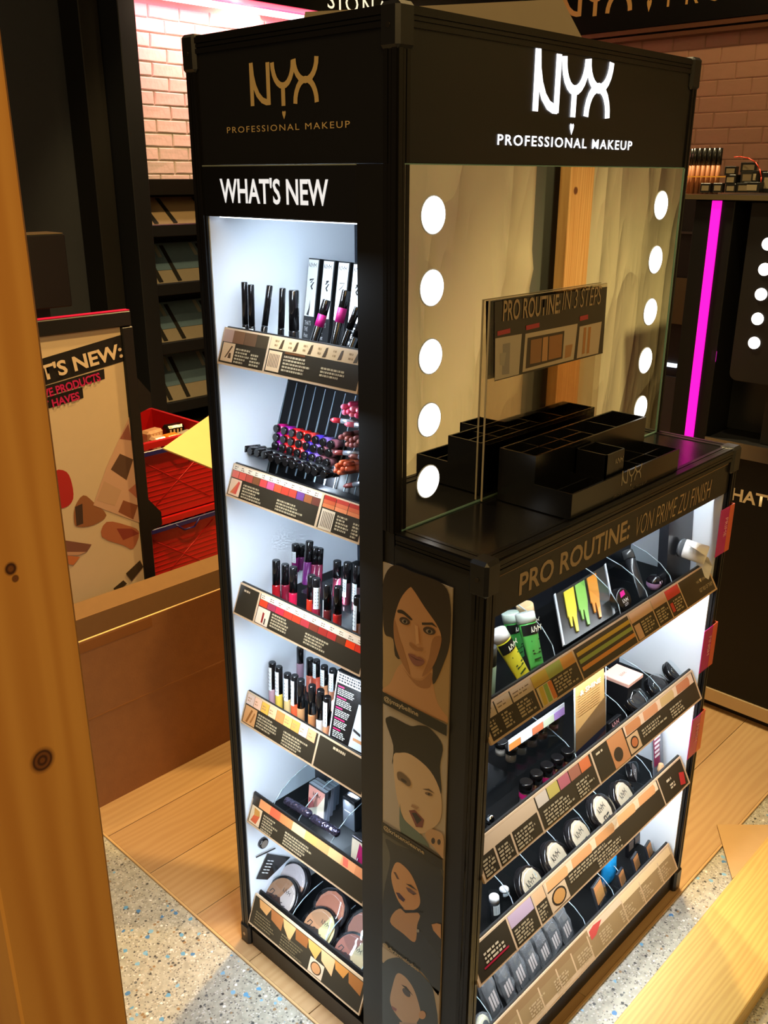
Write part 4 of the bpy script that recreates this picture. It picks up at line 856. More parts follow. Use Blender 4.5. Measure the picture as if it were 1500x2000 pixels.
op(B(M_ORG).box((ox0, oym, CZ+.005), (ox1, oym+w, zh)), 'middle_wall'); op(B(M_ORG).box((ox0, oy1-w, CZ+.005), (ox1, oy1, zh)), 'back_wall')
for x in (.33, .45, .51): op(B(M_ORG).box((x, oy0+w, CZ+.005), (x+.0025, oym, zl-.004)), 'divider')
for x in (.285, .345, .41, .48): op(B(M_ORG).box((x, oym+w, CZ+.005), (x+.0025, oy1-w, zh-.003)), 'divider')
for x0_, x1_ in ((ox0+w, .33), (.452, ox1-w)): op(B(M_ORG).box((x0_, -.124, CZ+.005), (x1_, -.1215, zl-.004)), 'divider')
for y in (-.054,): op(B(M_ORG).box((ox0+w, y, CZ+.005), (.41, y+.0025, zh-.003)), 'divider')
cu = B(M_ORG); u0, u1, v0, v1, cz0, cz1 = .334, .392, -.150, -.092, CZ+.006, 1.163
cu.box((u0, v0, cz0), (u1, v0+.003, cz1)).box((u0, v1-.003, cz0), (u1, v1, cz1)).box((u0, v0, cz0), (u0+.003, v1, cz1)).box((u1-.003, v0, cz0), (u1, v1, cz1)).box((u0, v0, cz0), (u1, v1, cz0+.004))
cup = op(cu, 'brush_cup')
mb = B(mat('silver_print', (150, 136, 112), .4)); nyx(mb, (.362, v0-.0004, 1.143), X, Z, .024, heart=False); mb.build('logo', cup, OO)
mb = B(mat('silver_print', (150, 136, 112), .4)); nyx(mb, (.372, oy0-.0004, 1.105), X, Z, .066, heart=True, st=.12); mb.build('logo', og, OO)
text('PROFESSIONAL MAKEUP', (.352, oy0-.0004, 1.089), X, Z, .108, .005, mat('silver_print_dim', (104, 92, 72), .4), 'lettering', og, OO, space=1.2)
sg = thing('acrylic_sign', (.32, -.006, CZ), 'acrylic counter sign reading PRO ROUTINE: IN 3 STEPS in front of the mirror', 'sign'); SO = sg.location
sy = -.007
sx0, sx1 = at(958, 588, y=sy).x, at(1186, 556, y=sy).x; szt = at(958, 588, y=sy).z
sp_ = B(M_SMOKE).box((sx0, sy, CZ), (sx1, sy+.003, szt)).build('acrylic_panel', sg, SO)
B(mat('acrylic_edge', (176, 164, 140), .2)).box((sx0-.001, sy, CZ), (sx0, sy+.003, szt+.001)).build('edge', sp_, SO)
B(MATS['acrylic_edge']).box((sx0, sy, szt), (sx1, sy+.003, szt+.001)).build('edge', sp_, SO)
pz = lambda px, py: at(px, py, y=sy-.0008)
mb = MB()
def sq(pts, c, lift=0): mb.m(pm(c, .3)); mb.face([pz(*p)+Vector((0, -lift, 0)) for p in pts])
sq([(966, 745), (1177, 690), (1186, 560), (966, 590)], (40, 35, 28))
sq([(967, 661+0), (1019, 652), (1013, 731), (966, 743)], (190, 176, 150), .0003); sq([(1026, 652), (1128, 632), (1120, 702), (1020, 727)], (196, 178, 148), .0003); sq([(1132, 638), (1175, 628), (1168, 690), (1126, 700)], (196, 176, 146), .0003)
sq([(1030, 660), (1102, 646), (1098, 700), (1026, 720)], (56, 44, 32), .0006); sq([(1036, 664), (1058, 660), (1055, 707), (1034, 711)], (150, 104, 60), .0009); sq([(1060, 659), (1070, 657), (1068, 704), (1057, 706)], (190, 140, 90), .0009); sq([(1072, 657), (1098, 652), (1095, 697), (1070, 703)], (160, 108, 60), .0009)
sq([(1104, 675), (1118, 672), (1114, 696), (1102, 700)], (176, 128, 80), .0006)
sq([(982, 672), (996, 669), (994, 730), (980, 732)], (150, 142, 130), .0006); sq([(976, 690), (988, 688), (984, 715), (976, 712)], (170, 160, 140), .0007)
for k in range(2): sq([(1140+k*9, 640-k), (1145+k*9, 639-k), (1141+k*9, 690-k), (1136+k*9, 692-k)], (176, 120, 66), .0006)
for a, b in (((971, 656), (996, 650)), ((1027, 645), (1053, 639)), ((1132, 627), (1148, 623))): sq([a, b, (b[0], b[1]-9), (a[0], a[1]-9)], (176, 44, 56), .0006)
mb.build('sign_print', sp_, SO)
A, Bq = pz(981, 628), pz(1092, 612); text('PRO ROUTINE:', A+Vector((0, -.001, 0)), Bq-A, Z, (Bq-A).length, .032, TAUP, 'lettering', sp_, SO, bold=.015)
A, Bq = pz(1097, 606), pz(1172, 594); text('IN 3 STEPS', A+Vector((0, -.001, 0)), Bq-A, Z, (Bq-A).length, .031, TAUP, 'lettering', sp_, SO, bold=-.01, shear=.12)

# pink clip-on tags on the right edge of the cabinet
for i, (s_, z, lb) in enumerate((('PRIME', .867, 'magenta clip tag reading PRIME on the right kiosk edge'), ('FINISH', .603, 'upper magenta clip tag reading FINISH on the right kiosk edge'), ('FINISH', .390, 'lower magenta clip tag reading FINISH on the right kiosk edge'))):
    tg = thing('clip_tag', (.79, -KP-.004, z), lb, 'tag', 'magenta clip tags'); h = .10
    B(mat('tag_magenta', (186, 6, 118), .25, coat=.3)).box((-.042, -.0016, 0), (-.002, 0, h), .0006).build('tag_face', tg)
    B(mat('tag_side', (214, 96, 66), .2)).box((-.0015, -.0016, 0), (.018, .0, h)).box((.0181, -.0016, 0), (.0195, .03, h)).build('clip', tg)
    tx = text(s_, (-.018, -.0022, h*.78), -Z, X, .044 if i else .040, .0115, pm((236, 170, 190)), 'lettering', tg)
# ------------------------------------------------------------------ products
BLKC = mat('cap_black', (16, 15, 16), .18, coat=.3); BARC = mat('barcode_white', (216, 222, 226), .4)
def wand(label, group, loc, rot, h, r, body, capf=.58, code=None, cat='lip gloss', name='lip_gloss', capcol=None, glossy=.2, band=None):
    """slim cosmetic tube: coloured body, black cap, optional barcode sticker facing the shopper"""
    t = thing(name, loc, label, cat, group); t.rotation_euler = rot; hb = h*(1-capf)
    B(mat('tube_%d_%d_%d' % body, body, glossy, coat=.4)).lathe([(r*.96, 0), (r, .002), (r, hb-.002), (r*.9, hb)], n=16).build('body', t)
    B(capcol or BLKC).lathe([(r*.97, hb+.0004), (r*.97, h-.0016), (r*.86, h)], n=16).build('cap', t)
    if code:
        z0, z1 = h*code[0], h*code[1]; vs = []
        for j, z in enumerate((z0, z1)):
            for i in range(5): a = -PI/2-.75+1.5*i/4+code[2]; vs.append((math.cos(a)*r*1.03, math.sin(a)*r*1.03, z))
        mb = B(BARC).raw(vs, [(i, i+1, i+6, i+5) for i in range(4)])
        for k in range(5):
            zz = z0+(z1-z0)*(.15+.15*k); a0 = -PI/2-.3+code[2]; a1 = -PI/2+.4+code[2]; rr = r*1.06
            mb.m(pm((60, 60, 64))); mb.face([(math.cos(a0)*rr, math.sin(a0)*rr, zz), (math.cos(a1)*rr, math.sin(a1)*rr, zz), (math.cos(a1)*rr, math.sin(a1)*rr, zz+(z1-z0)*.05), (math.cos(a0)*rr, math.sin(a0)*rr, zz+(z1-z0)*.05)])
        mb.build('barcode_label', t)
    if band:
        B(pm(band[2])).lathe([(r*1.03, h*band[0]), (r*1.03, h*band[1])], n=16).build('colour_band', t)
    return t
def put(px, py, floor, tilt=0, rz=-PI/2, **pl):
    """base point and height of something whose top centre shows at px,py on the plane and that stands on floor"""
    T = at(px, py, **pl); h = (T.z-floor)/math.cos(tilt); ax = Vector((0, math.sin(tilt), math.cos(tilt))); ax = Matrix.Rotation(rz, 3, 'Z') @ ax
    return T-ax*h+Z*.0004, (-tilt, 0, rz), h
ORD = ['first', 'second', 'third', 'fourth', 'fifth', 'sixth', 'seventh', 'eighth', 'ninth', 'tenth', 'eleventh', 'twelfth']
LR = -PI/2
# --- top shelf of the left bay: mascaras, liners, cartons
F0 = LFL[0]; PEN = (18, 18, 19)
for (px, py, r, xx, tl, lb, cd_) in ((477, 551, .0055, .032, .03, 'leftmost thin black liner with white sticker on the top shelf', (.05, .42, .1)), (490, 556, .0055, .036, .03, 'second thin black liner with white sticker on the top shelf', (.05, .42, .6)),
        (527, 558, .0056, .07, .22, 'leaning black liner in the middle of the top shelf', (.05, .5, -1.2)), (552, 563, .0056, .068, .10, 'upright black liner left of the thick mascara', (.08, .45, -1.0)), (574, 567, .0088, .066, .04, 'thick black mascara in front of the white cartons', None)):
    loc, rot, h = put(px, py, F0, tl, LR, x=xx+.012); wand(lb, 'liners on the top shelf', loc, rot, h, r, PEN, .55, cd_, 'eyeliner', 'eyeliner')
for k in range(4):
    px, py = 614+k*29.5, 505+k*3.2; loc, rot, h = put(px, py, F0+.0, .16, LR, x=.205)
    t = thing('liner_carton', loc, '%s white and black eyeliner carton from the left at the back of the top shelf' % ORD[k], 'carton', 'liner cartons on the top shelf'); t.rotation_euler = rot
    B(pm((16, 16, 17), .3)).box((-.0145, .0004, 0), (.0145, .022, h)).build('carton', t)
    fc = B(mat('carton_white', (226, 230, 232), .4)).box((-.0128, -.0006, h*.36), (.0118, .0003, h*.985)).build('front_panel', t)
    mb = B(pm((24, 24, 24)))
    nyx(mb, (-.0105, -.0009, h*.905), X, Z, .0195, heart=False, st=.12)
    pts = [(-.006+.004*(k % 2), h*.76), (.004, h*.775), (-.003, h*.73), (.005, h*.74), (-.001, h*.69), (.003, h*.66)] if k != 2 else [(-.006, h*.765), (.006, h*.77), (.0, h*.72), (-.006, h*.69)]
    mb.ribbon(pts, .0034 if k != 2 else .0012, (0, -.0009, 0), X, Z); mb.ribbon([(-.004, h*.37), (-.001, h*.44), (0, h*.55)], lambda q: .006*(1-q), (0, -.0009, 0), X, Z)
    mb.m(pm((190, 190, 190)))
    mb.build('print', fc)
    text("THAT'S\nTHE\nPoint", (-.010, -.0001, h*.12), X, Z, .016, h*.19, pm((190, 190, 190)), 'lettering', t)
for k, (a, b, bd) in enumerate((((639, 586), (598, 668), 1), ((677, 567), (641, 668), 1), ((699, 600), (650, 690), 0), ((708, 622), (668, 696), 0), ((706, 655), (680, 700), 0))):
    B_ = at(*b, x=.052); T = at(*a, x=.085); ax = T-B_; B_ = Vector((max(B_.x, .045), B_.y, F0+.006)); ax = T-B_; h = ax.length
    t = wand(('magenta banded black felt liner, %s of the two, leaning right on the top shelf' % ('left' if k == 0 else 'right')) if bd else '%s plain black felt liner leaning right beside the front stile' % ORD[k-2], 'leaning liners on the top shelf', B_, (0, 0, 0), h, .0072 if bd else .0055, PEN, .35, None, 'eyeliner', 'eyeliner', band=(.60, .78, (176, 14, 112)) if bd else None)
    t.rotation_euler = ax.to_track_quat('Z', 'Y').to_euler()
# --- second shelf: rack with dividers and lipsticks
F1 = LFL[1]
rb, rt_ = at(481, 866, x=.10), at(499, 728, x=.165); ry0 = .0785
rack = kp(B(mat('rack_black', (8, 8, 10), .5, spec=.15)).slab([(rb.x, ry0, F1+.001), (rb.x, rb.y, F1+.001), (rt_.x, rb.y, rt_.z+.02), (rt_.x, ry0, rt_.z+.02)], X, .004), 'lipstick_rack')
rv = (Vector((rt_.x, 0, rt_.z))-Vector((rb.x, 0, F1))).normalized(); rn = Vector((-rv.z, 0, rv.x))
for k in range(12):
    y = rb.y-.008-k*.0253; p0 = Vector((rb.x, y, F1+.012)); L_ = (rt_.z-F1-.012)/rv.z
    kp(B(mat('divider_edge', (120, 136, 146), .2)).hexa([p0, p0+Y*.0014, p0+Y*.0014+rn*.0025, p0+rn*.0025], [p0+rv*L_, p0+rv*L_+Y*.0014, p0+rv*L_+Y*.0014+rn*.0025, p0+rv*L_+rn*.0025]), 'divider', rack)
kp(B(mat('rack_black', (8, 8, 10), .5, spec=.15)).box((.044, ry0, F1+.001), (rb.x-.001, .372, F1+.026)), 'ledge', rack)
Z5 = lambda a, b, x: at(420+a/4.41, 720+b/4.41, x=x)
def lying(label, group, tip, L_, r, endc, bodyc, name='lipstick', cat='lipstick', rim=None, capf=.3, round_=False):
    """tube pointing its end at the shopper, lying back into the rack"""
    t = thing(name, tip, label, cat, group); t.rotation_euler = (0, 0, LR); t.rotation_euler = (-.12, 0, LR)
    prof = [(r*.9, 0), (r, .001), (r, L_*capf)] if not round_ else [(r*.3, -.0), (r*.75, .0012), (r, .004), (r, L_*capf)]
    B(endc).lathe(prof, (0, 0, 0), Y, 14).build('tip', t)
    B(bodyc).lathe([(r*(1.0 if not rim else 1.12), L_*capf+.0003), (r*(1.0 if not rim else 1.12), L_)], (0, 0, 0), Y, 14).build('body', t)
    return t
rowc = [(186, 20, 110), (150, 20, 150), (214, 30, 40), (226, 36, 28), (220, 60, 60), (64, 40, 150), (120, 90, 170), (120, 70, 80), (96, 60, 66)]
for row, ((ax_, ay), (bx_, by_)) in enumerate((((520, 518), (985, 655)), ((515, 594), (965, 728)), ((506, 665), (948, 812)))):
    for k in range(8):
        f = k/7; T = Z5(ax_+(bx_-ax_)*f, ay+(by_-ay)*f, .098-.006*row)
        c = rowc[min(k+(1 if row else 0), 8)]
        lying('lipstick pointing outward, %s from the left in the %s row of the black rack' % (ORD[k], ('upper', 'middle', 'lower')[row]), 'lipsticks in the rack', T, .026, .0073, BLKC, mat('lip_%d_%d_%d' % c, c, .25, coat=.5), rim=1, capf=.25)
for k, q in enumerate(((243, 690), (297, 712), (355, 727), (415, 745), (475, 772), (537, 790), (600, 808), (660, 832), (735, 848), (795, 872), (852, 893), (930, 915))):
    lying('%s black capped lipstick from the left in the bottom row of the rack' % ORD[k], 'capped lipsticks in the bottom row', Z5(*q, .052), .035, .0073, BLKC, mat('cap_sheen', (44, 46, 50), .2), capf=.5)
def pencils(pts, cols, what, xx):
    for k, q in enumerate(pts):
        c = cols[k % len(cols)]; lying('%s lip pencil end, %s of its bundle on the second shelf' % (what, ORD[k]), '%s lip pencils' % what, Z5(*q, xx+.002*(k % 2)), .05, .0046, mat('pencil_%d_%d_%d' % c, c, .3), mat('pencilb_%d_%d_%d' % c, tuple(int(v*.8) for v in c), .3), 'lip_pencil', 'lip pencil', capf=.4, round_=True)
pencils([(1090, 330), (1152, 308), (1168, 348), (1100, 378), (1137, 372), (1160, 395), (1218, 360), (1207, 405)], [(222, 96, 128), (206, 60, 100), (226, 120, 140)], 'pink', .066)
pencils([(1070, 592), (1108, 568), (1122, 605), (1160, 618), (1198, 602), (1126, 655), (1160, 662), (1200, 658), (1225, 632)], [(120, 62, 62), (104, 58, 56), (132, 74, 66)], 'mauve', .062)
pencils([(1037, 840), (1072, 812), (1112, 825), (1025, 882), (1058, 898), (1086, 868), (1124, 865)], [(176, 76, 44), (190, 92, 56), (166, 70, 42)], 'terracotta', .05)
for k, (a, b, c, nm) in enumerate((((995, 440), (1085, 450), (190, 40, 60), 'crimson'), ((1115, 478), (1200, 485), (206, 96, 120), 'rose'), ((1015, 722), (1105, 725), (120, 50, 50), 'wine'), ((1150, 755), (1235, 760), (110, 60, 54), 'brown'), ((1105, 1015), (1190, 1000), (130, 70, 70), 'dusky'))):
    A, Bq = Z5(*a, .058), Z5(*b, .066); t = thing('lip_pencil', A, nm+' lip pencil lying sideways among the pencil bundles', 'lip pencil', 'loose lip pencils'); ax = Bq-A; t.rotation_euler = ax.to_track_quat('Z', 'Y').to_euler()
    L_ = ax.length; B(mat('pencil_%d_%d_%d' % c, c, .3)).lathe([(.0012, 0), (.0042, .005), (.0044, L_)], n=12).build('tip', t); B(mat('pencil_silver', (150, 156, 166), .25, metal=.6)).lathe([(.0044, L_+.0002), (.0044, L_+.03)], n=12).build('body', t)
# --- third shelf: lip glosses
F2 = LFL[2]; Z6_ = lambda a, b: (430+a/4.545, 1030+b/4.545)
def tier(z0, zt, x0, x1, y0, y1):
    kp(B(M_ACRY).box((x0, y0, zt-.002), (x1, y1, zt)).box((x0, y0, z0), (x0+.002, y1, zt-.002)), 'clear_riser')
tier(F2, F2+.03, .105, .2, .08, .34)
gl = [((497, 292), .062, 0, .05, (150, 20, 28), None), ((577, 327), .085, 0, .05, (120, 24, 44), (.3, .62, -1.2)), ((650, 352), .060, 0, .06, (176, 24, 60), None), ((668, 147), .16, 1, .04, (110, 24, 90), (.35, .75, .2)), ((720, 155), .175, 1, .04, (90, 24, 80), None), ((795, 122), .145, 1, .16, (96, 36, 96), None), ((842, 178), .155, 1, .10, (110, 30, 60), None), ((885, 187), .165, 1, .10, (100, 26, 50), None),
      ((813, 425), .070, 0, .08, (168, 44, 26), None), ((855, 452), .058, 0, .05, (130, 28, 48), (.45, .85, .9)), ((955, 503), .058, 0, .05, (84, 30, 30), (.3, .7, -1.0)), ((1050, 525), .055, 0, .07, (150, 30, 26), None), ((1040, 297), .14, 1, .05, (80, 26, 40), None), ((1132, 312), .13, 1, .06, (70, 24, 36), (.2, .62, -.1)), ((1220, 330), .125, 1, .06, (70, 24, 36), (.2, .6, 0)), ((1225, 612), .058, 0, .05, (120, 70, 40), (.4, .85, -.2))]
for k, (q, xx, rear, tl, c, cd_) in enumerate(gl):
    loc, rot, h = put(*Z6_(*q), F2+(.0302 if rear else 0), tl, LR, x=xx); wand('%s lip gloss with black cap, %s from the left on the third shelf' % ('rear' if rear else 'front', ORD[[j for j, g in enumerate(gl) if g[2] == rear].index(k)]), 'lip glosses on the third shelf', loc, rot, h, .0078, c, .47, cd_)
# --- fourth shelf: concealers and leaflet
F3 = LFL[3]; Z7_ = lambda a, b: (440+a/4.6875, 1240+b/4.6875); tier(F3, F3+.03, .11, .2, .08, .36)
cc = [((430, 250), .066, 0, (176, 140, 150), 1), ((490, 290), .062, 0, (206, 176, 70), 1), ((570, 352), .064, 0, (206, 176, 120), 1), ((636, 370), .058, 0, (206, 84, 50), 1), ((692, 407), .056, 0, (176, 128, 84), 0), ((795, 460), .056, 0, (170, 112, 70), 0), ((872, 502), .054, 0, (214, 212, 206), 0), ((935, 565), .054, 0, (214, 142, 104), 1),
      ((535, 92), .15, 1, (150, 130, 160), 0), ((606, 82), .17, 1, (150, 130, 160), 1), ((685, 112), .16, 1, (160, 130, 150), 0), ((775, 215), .14, 1, (196, 104, 84), 0), ((835, 228), .145, 1, (190, 80, 60), 1), ((907, 282), .13, 1, (190, 130, 90), 1), ((985, 312), .125, 1, (190, 130, 100), 1)]
for k, (q, xx, rear, c, cd_) in enumerate(cc):
    loc, rot, h = put(*Z7_(*q), F3+(.0302 if rear else 0), .04, LR, x=xx); wand('%s concealer wand with black cap, %s from the left on the fourth shelf' % ('rear' if rear else 'front', ORD[[j for j, g in enumerate(cc) if g[2] == rear].index(k)]), 'concealers on the fourth shelf', loc, rot, h, .0076, c, .50, (.48, .92, .15*(k % 3)-.1) if cd_ else None, 'concealer', 'concealer')
lf = [at(*Z7_(*q), x=xx) for q, xx in (((945, 935), .040), ((1262, 1100), .040), ((1262, 425), .075), ((1032, 325), .075))]
lo = Vector(lf[0]); t = thing('leaflet', lo, 'black leaflet with magenta and white print in a clear holder on the fourth shelf', 'leaflet')
n_ = (lf[1]-lf[0]).cross(lf[3]-lf[0]).normalized()
LP = lambda a, b: lf[0]+(lf[1]-lf[0])*a+(lf[3]-lf[0]+(lf[2]-lf[1]-lf[3]+lf[0])*a)*b
sh = B(pm((30, 27, 26), .25)).slab(lf, n_, -.0012).build('card', t, lo)
mb = MB()
def lr(a0, b0, a1, b1, c, k=1): mb.m(pm(c, .3)); mb.face([LP(a, b)+n_*.0004*k for a, b in ((a0, b0), (a1, b0), (a1, b1), (a0, b1))])
lr(.0, 0, .035, 1, (206, 206, 206)); lr(.035, .84, .99, .985, (222, 222, 222))
rnd = random.Random(5)
for k in range(3):
    x = .08
    while x < .92: w_ = rnd.uniform(.04, .1); lr(x, .865+k*.04, min(x+w_, .95), .89+k*.04, (30, 28, 28), 2); x += w_+.025
for s_ in range(5):
    y = .78-s_*.155; lr(.1, y, .32+.1*(s_ % 2), y+.022, (176, 30, 90))
    for j in range(4):
        x = .1
        while x < .62-.06*s_: w_ = rnd.uniform(.03, .09); lr(x, y-.03-j*.026, x+w_, y-.016-j*.026, (196, 196, 190)); x += w_+.02
mb.m(pm((206, 214, 226))); mb.face([LP(a, b)+n_*.0006 for a, b in ((.58, .02), (.99, .02), (.99, .66), (.86, .66))]); mb.m(pm((40, 38, 40))); mb.face([LP(a, b)+n_*.0009 for a, b in ((.70, .26), (.92, .22), (.93, .26), (.71, .30))]); mb.m(pm((196, 140, 96))); mb.face([LP(a, b)+n_*.0009 for a, b in ((.70, .13), (.99, .12), (.99, .17), (.71, .17))])
mb.build('print', sh, lo)
# --- fifth shelf: dividers, black boxes, palettes, foil-wrapped tubes
F4 = LFL[4]; Z8_ = lambda a, b: (450+a/3.774, 1470+b/3.774)
def arcdiv(y, floor, x0=.04, x1=.17, h=.085, par=None):
    pts = [(x0, y, floor+.0005), (x1, y, floor+.0005), (x1, y, floor+h)]+[(x1-(x1-x0)*math.sin(a), y, floor+.012+(h-.012)*math.cos(a)) for a in (.3, .6, .9, 1.2, 1.5)]
    d = kp(B(M_ACRY).slab(pts, Y, .002), 'divider'); return kp(B(mat('acrylic_rim', (168, 186, 196), .15)).path([Vector(p)+Y*.001 for p in pts[2:]], .0009, 5), 'divider_edge', d)
for y in (.375, .300, .205, .135): arcdiv(y, F4)
def carton(label, group, q, xx, floor, wy, dx, h=None, tl=.0, c=(26, 28, 32), cat='box', name='product_box', rz=LR):
    loc, rot, h = put(*q, floor, tl, rz, x=xx); t = thing(name, loc, label, cat, group); t.rotation_euler = rot
    B(mat('carton_%d_%d_%d' % c, c, .35)).box((-wy/2, 0, 0), (wy/2, dx, h), .0008).build('carton', t); return t, h
for q, lb, xx in (((660, 100), 'matte black box in the rear left bin of the fifth shelf', .15), ((870, 345), 'matte black box in the right bin of the fifth shelf', .13)):
    t, h = carton(lb, 'black boxes on the fifth shelf', Z8_(*q), xx, F4, .034, .02); B(pm((60, 64, 70))).box((-.012, -.0004, h*.55), (.012, -.0001, h*.58)).build('print', t)
for k in range(5):
    t, h = carton('%s slim palette from the front in the stack with pink face' % ORD[k], 'palette stack on the fifth shelf', Z8_(640+k*22, 262-k*14), .102+k*.016, F4, .050, .0085, tl=.1, c=(34, 36, 42), cat='palette', name='palette')
    B(mat('palette_silver', (180, 190, 200), .2, metal=.7)).box((-.0245, .0005, h), (.0245, .008, h+.0012)).build('lid_edge', t)
    if k == 0:
        mb = B(pm((186, 128, 116))); mb.face([(-.0235, -.0006, h*.3), (-.0235, -.0006, h*.97), (.0235, -.0006, h*.97), (.0235, -.0006, h*.9), (.004, -.0006, h*.5)][::-1]); mb.m(pm((206, 196, 176))); mb.face([(.0235, -.0006, h*.9), (.004, -.0006, h*.5), (-.0235, -.0006, h*.3), (-.0235, -.0006, .002), (.0235, -.0006, .002)][::-1]); mb.m(pm((150, 60, 66))); mb.face([(-.022, -.0008, h*.30), (-.004, -.0008, h*.44), (-.010, -.0008, h*.62), (-.022, -.0008, h*.62)][::-1])
        mb.m(pm((50, 40, 40))); nyx(mb, (-.010, -.0011, h*.75), X, Z, .022, heart=False); mb.build('face_print', t)
for (a, b, lb) in (((405, 350), (595, 462), 'left foil-wrapped tube lying behind the strip of the fifth shelf'), ((600, 475), (800, 600), 'right foil-wrapped tube lying behind the strip of the fifth shelf')):
    A, Bq = at(*Z8_(*a), x=.050), at(*Z8_(*b), x=.050); ax = Bq-A; t = thing('wrapped_tube', A, lb, 'tube', 'foil-wrapped tubes'); t.rotation_euler = ax.to_track_quat('Z', 'Y').to_euler(); L_ = ax.length
    rnd = random.Random(len(lb)); prof = [(.004, 0)]+[(.0085+rnd.uniform(-.0008, .0008), .004+(L_-.008)*k/16) for k in range(17)]+[(.004, L_)]
    B(mat('foil_wrap', (84, 80, 104), .12, metal=.85, noise=.3, nscale=60, bump=.9, bscale=120)).lathe(prof, n=14).build('foil', t); B(mat('wrap_core', (36, 26, 34), .3)).lathe([(.0068, .003), (.0068, L_-.003)], n=12).build('tube_core', t)
t, h = carton('small cream and magenta palette at the right end of the fifth shelf', None, Z8_(945, 640), .055, F4, .035, .008, tl=.1, c=(40, 40, 46), cat='palette', name='palette')
mb = B(pm((206, 192, 170))); mb.face([(-.016, -.0006, .002), (.016, -.0006, .002), (.016, -.0006, h*.95), (-.016, -.0006, h*.95)]); mb.m(pm((160, 30, 90))); mb.face([(-.004, -.0009, h*.3), (.016, -.0009, h*.1), (.016, -.0009, h*.8), (.004, -.0009, h*.92)]); mb.build('face_print', t)
# --- sixth shelf: round compacts, hang tag
F5 = LFL[5]
def compact(label, group, C, r, rot, seg, ring=(24, 22, 24), logo=None, th=.012, name='compact', script=None):
    t = thing(name, C, label, 'compact', group); t.rotation_euler = rot
    B(mat('compact_base', ring, .2, coat=.3)).lathe([(r*.96, .012), (r, .009), (r, .003), (r*.985, 0), (r*.9, 0)], (0, 0, 0), -Y, 28).lathe([(r, -th*.2), (r, .0)], (0, 0, 0), -Y, 28).build('base', t)
    n = len(seg)
    mb = MB()
    for k, c in enumerate(seg):
        mb.m(mat('powder_%d_%d_%d' % c, c, .7, noise=.05)); a0 = 2*PI*k/n+math.radians(190); m_ = 12
        pts = ([(0, -.0126, 0)] if n > 1 else [])+[(r*.86*math.cos(a0+2*PI/n*i/m_), -.0126, r*.86*math.sin(a0+2*PI/n*i/m_)) for i in range(m_+(1 if n > 1 else 0))]
        mb.face(pts)
    mb.build('powder', t)
    lid = B(M_ACRY).lathe([(r*.985, .0128), (r*.985, .017), (r*.9, .0215), (r*.55, .0235), (.0005, .024)], (0, 0, 0), -Y, 28, caps=False).build('clear_lid', t)
    mb = B(pm((24, 22, 22)))
    if logo: nyx(mb, (-r*.42, -.0129, r*.05), X, Z, r*.85, heart=False, st=.15); mb.ribbon([(-r*.3, -r*.25), (-r*.25, -r*.55), (-r*.05, -r*.55), (-r*.05, -r*.25), (-r*.3, -r*.25)], r*.1, (0, -.0129, 0), X, Z); mb.ribbon([(r*.05, -r*.3), (r*.4, -r*.3)], r*.09, (0, -.0129, 0), X, Z); mb.ribbon([(r*.05, -r*.48), (r*.35, -r*.48)], r*.09, (0, -.0129, 0), X, Z)
    if script:
        nyx(mb, (-r*.05, -.0130, r*.28), X, Z, r*.5, heart=False, st=.12)
        mb.ribbon([(-r*.7, -r*.05), (-r*.62, r*.12), (-r*.45, r*.1), (-r*.5, -r*.08), (-r*.68, -r*.2), (-r*.4, -r*.22)], r*.05, (0, -.0130, 0), X, Z)
        for s0 in range(4): x = -r*.3+s0*r*.22; y = -.12*r-s0*r*.06; mb.ribbon([(x+r*.12, y+r*.1), (x, y+r*.08), (x+r*.1, y), (x, y-r*.08)], r*.045, (0, -.0130, 0), X, Z)
    if logo or script: mb.build('print', t)
    return t
def round_at(q, xx, r, floor, tilt, rz=LR, **kw):
    C = at(*q, x=xx); return C
tri = [((70, 44, 34), (186, 168, 160), (150, 108, 78)), ((56, 40, 34), (190, 172, 124), (168, 116, 80)), ((66, 34, 32), (190, 166, 126), (144, 86, 72))]
for k, q in enumerate(((390, 1075), (672, 1310), (905, 1500))):
    C = at(*Z8_(*q), x=.062); compact('front row compact with three powders, %s from the left on the bottom shelf' % ORD[k], 'compacts on the bottom shelf', C, .046, (-.8, 0, LR), tri[k], script=1)
for k, q in enumerate(((470, 960), (755, 1165), (1000, 1330))):
    C = at(*Z8_(*q), x=.098); compact('rear compact with brown powder, %s from the left on the bottom shelf' % ORD[k], 'rear compacts on the bottom shelf', C, .044, (-.75, 0, LR), [((146, 100, 76), (186, 172, 172)), ((140, 82, 60),), ((126, 78, 62),)][k], script=None)
for y in (.325, .225, .12): arcdiv(y, F5, .03, .13, .07)
# tag card and small compact on the white side wall
wy = OY1-.0034
cw = at(512, 1645, y=wy); t = thing('mini_compact', cw, 'small clear compact on the white side wall above the bottom compacts', 'compact')
B(mat('compact_base', (24, 22, 24), .2)).lathe([(.012, .0), (.012, .006), (.0105, .008)], (0, 0, 0), -Y, 20).build('base', t); B(mat('powder_g', (120, 110, 100), .6)).lathe([(.009, .0082), (.009, .0086)], (0, 0, 0), -Y, 18).build('powder', t)
ct_ = [at(*Z8_(*q), y=wy-.004) for q in ((190, 930), (272, 935), (440, 770), (275, 745))]
t = thing('hang_tag', ct_[0], 'black hang tag with white print on the white side wall of the bottom shelf', 'tag')
B(pm((20, 20, 21), .25)).slab(ct_, -Y, .001).build('card', t, ct_[0])
mb = B(pm((200, 200, 200))); 
for k in range(5):
    for j in range(2): a = ct_[0]+(ct_[1]-ct_[0])*(.2+.3*j)+(ct_[3]-ct_[0])*(.25+.12*k)-Y*.0016; b = a+(ct_[2]-ct_[3])*.12; mb.face([a, b, b+(ct_[3]-ct_[0])*.04, a+(ct_[3]-ct_[0])*.04])
mb.build('print', t, ct_[0])
